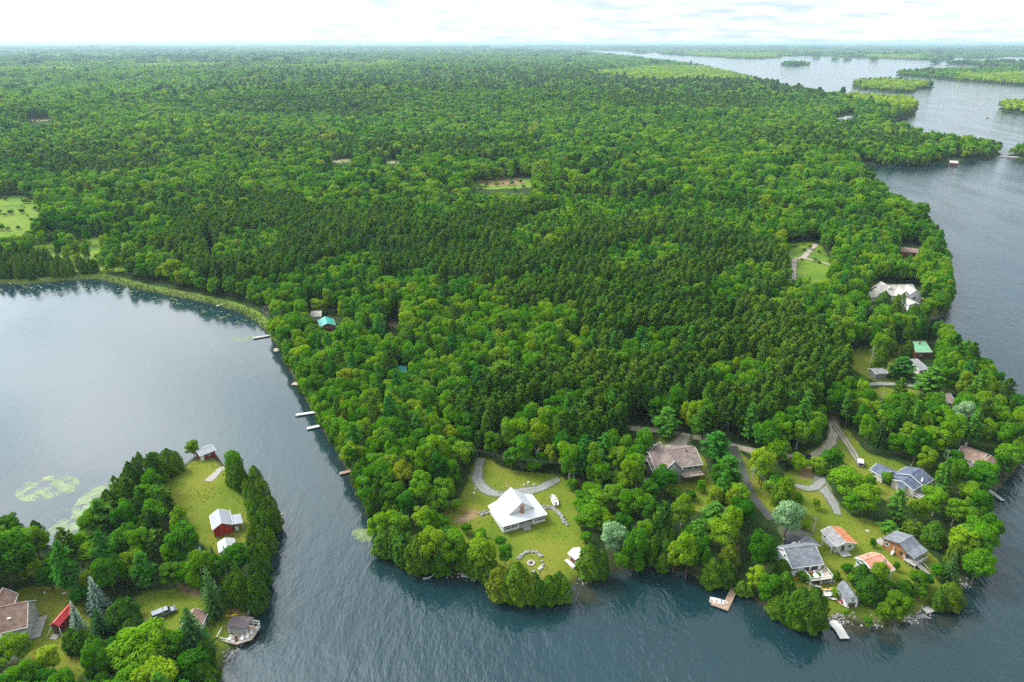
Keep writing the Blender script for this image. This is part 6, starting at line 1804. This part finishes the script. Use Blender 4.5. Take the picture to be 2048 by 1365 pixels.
stone_wall("low stone retaining wall below the white cottage deck", [(1643,1166),(1653,1165),(1663,1163)], 2, .45)
for k, (u, v, s_) in enumerate(((1084,1124,.5),(1086,1131,.5),(1083,1136,.55),(1079,1139,.55),(1067,1144,.5))):
    tag(stone("boulder", (*gpt(u,v)[:2], gpt(u,v)[2]+.12), s_, None, k in (2,3)), f"{ORD[k]} loose boulder down the open side of the fire ring", "boulder", "boulders around the fire ring")
x, y, z = gpt(1062,1127)
fp = empty("fire_pit", (x,y,z), 0, "round stone fire pit with pale ash inside the ring", "fire pit")
MB().tube([(0,0,-.2),(0,0,.06)], [.85,.85], 18).build("ash_bed", M['ash'], fp)
for k in range(12): stone("stone", (math.cos(k*.5236)*.95, math.sin(k*.5236)*.95, .1), .27, fp, True)
for k in range(3): MB().bar((-.4,-.2+.2*k,.12+.06*k),(.4,.1*k,.2),.12).build("charred_log", M['rubber'], fp)
for u, v, s_, lb in ((1057,966,.6,"pale boulder on the grass inside the gravel fork"),(1048,971,.4,"small pale stone left of the fork boulder"),(1068,970,.4,"small pale stone right of the fork boulder"),(950,978,.4,"pale stone on the grass left of the gravel drive"),(948,987,.4,"lower pale stone on the grass left of drive"),
   (90,1187,.5,"pale boulder on the grass above the red roofed shelter"),(129,1188,.5,"pale stone on the grass beside the bare tree"),(410,1194,.6,"white painted rock at the edge of the pickup yard"),(1735,1063,.55,"pale flat rock on the cottage lawn"),(565,1033,.4,"white mooring buoy off the shore hedge"),(1722,1256,.4,"white rock in the shallows off the right lawn"),(101,1340,.4,"small white stone in the bottom left brush"),(1868,598,.8,"pale boulder at the foot of the far right wood")):
    x, y, z = gpt(u, v); bu = "buoy" in lb
    tag(stone("mooring_buoy" if bu else "boulder", (x,y,max(z,0)+.1), s_, None, True), lb, "buoy" if bu else "boulder")
def log(label, pts, r, mat='deadwood', z=.25):
    P = [(*gp(u, v, z+dz), z+dz) for u, v, dz in pts]
    o0 = Vector(P[0]); root = empty("driftwood_log", o0, 0, label, "log", "driftwood on the shore")
    Q = [Vector(p)-o0 for p in P]
    MB().tube(Q, list(np.linspace(r, r*.4, len(Q))), 7).build("trunk", M[mat], root)
    for k in range(3):
        q = Q[1+k % (len(Q)-1)]; MB().tube([q, q+Vector((random.uniform(-1.2,1.2), random.uniform(-1,.5), random.uniform(.2,.8)))], [r*.4, r*.1], 5).build("branch", M[mat], root)
log("pale curved driftwood branch on the shore left of the tip", [(846,1158,0),(856,1157,.1),(866,1151,.4),(871,1147,.8)], .22); log("pale driftwood log under the shore cedars", [(836,1142,.2),(852,1140,.3),(872,1143,.5)], .2)
log("long pale fallen trunk along the shore", [(922,1152,0),(945,1156,.1),(965,1158,.2),(980,1161,.3)], .24); log("second fallen trunk slanting into the water", [(920,1147,.2),(940,1155,0),(955,1160,-.1)], .18)
log("grey fallen pole lying beside the white shed", [(1161,1079,.6),(1185,1103,.5),(1208,1125,.5)], .12)

# ------------------------------------------------------------------ poles and wires
def pole(label, u, v, h, arm=True):
    x, y, z = gpt(u, v)
    r_ = empty("utility_pole", (x,y,z), .4, label, "utility pole", "utility poles")
    MB().tube([(0,0,-.5),(0,0,h)], [.16,.11], 8).build("shaft", M['pole'], r_)
    if arm:
        MB().box(-1.0,1.0,-.06,.06,h-.7,h-.55).build("crossarm", M['pole'], r_)
        for q in (-.9,.9): MB().tube([(q,0,h-.55),(q,0,h-.35)], [.05,.05], 6).build("insulator", M['white'], r_)
        MB().tube([(.25,0,h-2.0),(.25,0,h-1.2)], [.2,.2], 8).build("transformer", M['chrome'], r_)
    return Vector((x,y,z+h-.4))
p1 = pole("utility pole at the edge of the white house lawn", 1147, 968, 7.6); p2 = pole("utility pole standing in the wood left of gravel drive", 916, 935, 8.5); p3 = pole("utility pole above the bright tree on the lawn point", 364, 1068, 7.5)
p4 = pole("thin white pole on the orange cottage lawn", 1626, 1068, 5.5, False); p5 = pole("utility pole in the trees at the taupe house meadow", 1500, 985, 9); p6 = pole("pale utility pole beside the brown roofed house", 1916, 896, 8.5); p7 = pole("leaning pale pole in the wood above white house", 838, 905, 9, False)
def wire(a, b_, lab):
    mb = MB()
    for q in (-.3,.3):
        P = [a.lerp(b_, t)+Vector((q,q,-math.sin(math.pi*t)*1.2)) for t in np.linspace(0,1,12)]
        mb.tube(P, [.022]*12, 4)
    tag(mb.build("power_line", M['wire']), lab, "power line")
wire(p1, p2, "power line from the lawn pole to the wood pole"); wire(p1, p5, "power line from the lawn pole right towards the lane"); wire(p5, p4, "power line from the lane to the orange cottage lawn")

# ------------------------------------------------------------------ bare trees
def bare_tree(label, u, v, h, spread, mat, name, levels=4):
    x, y, z = gpt(u, v)
    r_ = empty(name, (x,y,z), 0, label, "tree")
    rr = random.Random(int(u)); tb = MB(); bb = MB()
    tb.tube([(0,0,-.3),(.05,0,h*.3),(.1,.05,h*.55 if spread > 1 else h)], [.22 if spread > 1 else .2,.16,.08], 7)
    def grow(p, d, l, r, n):
        q = p + d*l; bb.tube([p, p.lerp(q,.5)+Vector((rr.uniform(-.1,.1),rr.uniform(-.1,.1),.05))*l, q], [r, r*.8, r*.55], 5)
        if n:
            for _ in range(3 if n > 1 else 2):
                nd = (d + Vector((rr.uniform(-.8,.8), rr.uniform(-.8,.8), rr.uniform(-.1,.5)))).normalized(); grow(q, nd, l*.68, r*.6, n-1)
    for k in range(7 if spread > 1 else 5):
        a = k*2.4; z0 = h*(.25+.3*k/7) if spread > 1 else h*(.5+.45*k/5)
        grow(Vector((.05,0,z0)), Vector((math.cos(a)*.8, math.sin(a)*.8, .75)).normalized(), spread*(.5 if spread > 1 else 1), .09 if spread > 1 else .05, levels-1)
    tb.build("trunk", M[mat], r_); bb.build("branches", M[mat], r_)
bare_tree("bare grey dead tree with spreading branches beside the grove", 168, 1172, 7.5, 4.2, 'deadwood', "dead_tree", 5)
bare_tree("pale bare tree on the reed bank of the bay", 535, 640, 7.5, 3.4, 'deadwood', "dead_tree", 4)
for k, (u, v, h_, lb) in enumerate(((1755,836,11,"white dead birch trunk in the wood above blue grey roof"),(1886,945,8,"leaning white birch snag right of blue grey cottage"),(812,700,10,"pale birch snag in the wood right of teal roof"),(1074,935,7,"grey bare snag behind the gravel fork"),(1745,425,13,"white snag on the right shore ridge"),(1670,470,12,"white snag beyond the sandy junction"),(833,855,10,"white birch trunk in the channel wood"),(730,1000,8,"white birch trunk near the channel shore"),(1740,730,9,"leaning white birch beside the boat shelter"),(1110,345,16,"white snag at the middle clearing"),(2040,900,9,"pale snag at the right edge shore"))):
    bare_tree(lb, u, v, h_, .9, 'birchbark', "dead_birch", 3)
MB_ = MB().box(-2,2,-1,1,0,3.2)
x, y, z = gpt(421, 502); o_ = empty("water_slide", (x,y,z), 0, "small bright blue playground slide at the pine wood edge", "slide")
MB().bar((-1.2,0,3.0),(2.6,0,.4),.9,.15).build("chute", M['bluetarp'], o_); MB().box(-1.8,-1.2,-.5,.5,0,4.2).build("tower", M['bluetarp'], o_)
x, y = gp(2022, 315, .6); cw = MB(); a_, b_ = gp(1998,313.5,.5), gp(2110,320,.5)
cw.bar((*a_, .5), (*b_, .5), 5.0, 1.4); tag(cw.build("stone_causeway", M['palestone']), "low stone causeway joining the far point to the right", "causeway")

# ------------------------------------------------------------------ lily pads, reeds, shore rocks
m, nt, out = new_mat("lily_pad")
bd = node(nt, "ShaderNodeBsdfPrincipled"); bd.inputs["Roughness"].default_value = .45
g = node(nt, "ShaderNodeNewGeometry")
nt.links.new(ramp(nt, noise(nt, .5, 3, .6, g.outputs["Position"]), [(.3,(.07,.12,.025)),(.6,(.14,.20,.055)),(.8,(.22,.24,.09))]), bd.inputs["Base Color"]); nt.links.new(bd.outputs[0], out.inputs[0]); M['lily'] = m
pads = MB()
def pad_zone(poly, n, s0, s1, thr):
    P = np.array([gp(*p, .02) for p in smooth_poly(poly)]); lo, hi = P.min(0), P.max(0)
    xs, ys = lo[0]+(hi[0]-lo[0])*rng.random(n*4), lo[1]+(hi[1]-lo[1])*rng.random(n*4)
    pat = np.sin(xs*.9+ys*.3)*np.sin(ys*.8-xs*.2)+.6*np.sin(xs*.35)*np.sin(ys*.41+1)+rng.normal(size=n*4)*.45
    ok = in_poly(xs, ys, P) & (pat > thr) & (sdf(xs, ys) < -.3)
    for x, y in zip(xs[ok][:n], ys[ok][:n]):
        r = rng.uniform(s0, s1); a0 = rng.random()*6; zz = .012+.02*rng.random()
        pads.face([(x+r*math.cos(a0+k*1.0), y+r*math.sin(a0+k*1.0)*.9, zz) for k in range(6)])
pad_zone([(138,1050),(150,1005),(180,980),(215,965),(245,962),(250,985),(215,1010),(180,1050),(150,1062)], 2600, .14, .42, .0)
pad_zone([(25,985),(60,960),(120,948),(165,960),(150,985),(90,1000),(40,1005)], 1500, .12, .36, 0.1)
pad_zone([(90,1060),(130,1020),(170,1010),(150,1060),(120,1085)], 420, .12, .34, .3)
pad_zone([(0,572),(150,565),(260,575),(360,600),(470,630),(530,660),(480,650),(330,605),(200,585),(0,585)], 1200, .2, .6, .3)
pad_zone([(455,675),(500,668),(510,676),(480,684)], 90, .25, .6, 0)
pad_zone([(700,1065),(725,1055),(745,1065),(742,1085),(715,1082)], 420, .15, .36, -.5)
tag(pads.build("lily_pads", M['lily']), "mats of pale green lily pads on the bay", None, None, "stuff")
# reeds on the bay bank
nrd = 9000
P = LANDS[0]
bx0, by0 = gp(-60, 575); bx1, by1 = gp(560, 640)
xs = rng.uniform(gp(-60,560)[0], gp(545,690)[0], nrd*8); ys = rng.uniform(gp(545,690)[1]-5, gp(200,545)[1], nrd*8)
ds = sdf(xs, ys); u_, v_, _ = project(xs, ys, 0)
ok = (ds > -1.2) & (ds < 4.0*rng.random(len(ds))) & (u_ > -60) & (u_ < 548) & (v_ > 545) & (v_ < 690)
xs, ys, ds = xs[ok][:nrd], ys[ok][:nrd], ds[ok][:nrd]
zz = np.maximum(ground_from(ds, xs, ys), 0)
V = cards(np.column_stack([xs, ys, zz+.45]), np.tile([[0,-1,.5]], (len(xs),1)), np.full(len(xs), .7), 1.7, np.tile([[0,0,1.]], (len(xs),1)), .8)
M['reed'] = solid("reed_blades", (.17,.23,.035), .8, .35, .05, coord="Generated")
o_ = bpy.data.objects.new("reeds", card_mesh("reeds", V, [M['reed']])); col.objects.link(o_); tag(o_, "yellow green reeds along the bay bank", None, None, "stuff")
# rough grass on the lawns
gx, gy = [], []
for P in LAWN_W[:9]:
    lo, hi = P.min(0), P.max(0); n_ = int((hi-lo).prod()*1.6)
    x_, y_ = lo[0]+(hi[0]-lo[0])*rng.random(n_), lo[1]+(hi[1]-lo[1])*rng.random(n_)
    k_ = in_poly(x_, y_, P) & (np.sin(x_*.31+y_*.17)*np.sin(y_*.27-x_*.11) + rng.normal(size=n_)*.5 > .1); gx.append(x_[k_]); gy.append(y_[k_])
gx, gy = np.concatenate(gx), np.concatenate(gy); gd = sdf(gx, gy); k_ = gd > .6; gx, gy, gd = gx[k_], gy[k_], gd[k_]
V = cards(np.column_stack([gx, gy, ground_from(gd, gx, gy)+.06]), np.tile([[0,-.3,1.]], (len(gx),1)), rng.uniform(.18,.55,len(gx)), 1.3, None, .8)
m, nt, out = new_mat("grass_blades"); bd = node(nt, "ShaderNodeBsdfDiffuse"); g = node(nt, "ShaderNodeNewGeometry")
gc = ramp(nt, noise(nt, .12, 4, .6, g.outputs["Position"]), [(.3,(.075,.140,.010)),(.5,(.135,.180,.014)),(.68,(.220,.205,.035)),(.8,(.27,.19,.07))])
gc = mixc(nt, 1.0, gc, ramp(nt, g.outputs["Random Per Island"], [(0,(.65,.7,.6)),(1,(1.35,1.3,1.2))]), 'MULTIPLY')
nt.links.new(gc, bd.inputs[0]); nt.links.new(bd.outputs[0], out.inputs[0]); M['grass'] = m
o_ = bpy.data.objects.new("grass_tufts", card_mesh("grass_tufts", V, [m])); col.objects.link(o_); tag(o_, "rough patchy grass over the lawns", None, None, "stuff")
# rocks along the open shores
mbr = MB()
cand = []
for (u0,v0,u1,v1,n) in ((1645,1248,1700,1238,170),(1815,1243,1855,1226,110),(1905,1195,1935,1165,50),(1735,1246,1760,1250,25),(1160,1164,1215,1147,60),(830,1142,985,1163,70),(1040,1203,1125,1200,30),(450,1320,490,1282,60),(1850,668,1895,630,40),(1320,1135,1345,1140,16)):
    a_, b_ = Vector(gp(u0,v0)), Vector(gp(u1,v1))
    for _ in range(n):
        t = rng.random(); p = a_.lerp(b_, t) + Vector((rng.normal()*.7, rng.normal()*.8)); cand.append((p.x, p.y))
for (x, y), d in zip(cand, sdf([c_[0] for c_ in cand], [c_[1] for c_ in cand])):
    if d < -1.5 or d > 2.5: continue
    r = rng.uniform(.10,.34); z = max(0., float(1.9*(1-math.exp(-max(d,0)/3.5))))
    rings = [[(x+r*math.cos(ph)*math.cos(a)*rng.uniform(.8,1.2), y+r*math.cos(ph)*math.sin(a)*rng.uniform(.8,1.2), z+r*.6*math.sin(ph)) for a in np.arange(6)*1.047] for ph in (-.9,0,.9)]
    loft(mbr, rings)
tag(mbr.build("shore_rocks", M['stone']), "pale rocks strewn along the waterline", None, None, "stuff")

# ------------------------------------------------------------------ air
m, nt, out = new_mat("haze_air")
pv_ = node(nt, "ShaderNodeVolumePrincipled")
pv_.inputs["Color"].default_value = (0.60, 0.82, 0.94, 1)
pv_.inputs["Density"].default_value = 0.00006
pv_.inputs["Anisotropy"].default_value = 0.2
nt.links.new(pv_.outputs[0], out.inputs["Volume"])
hz = MB().box(-60000, 60000, -3000, 60000, -6, 160).build("haze", m)
tag(hz, "faint bluish summer haze over the far woods", None, None, "stuff")
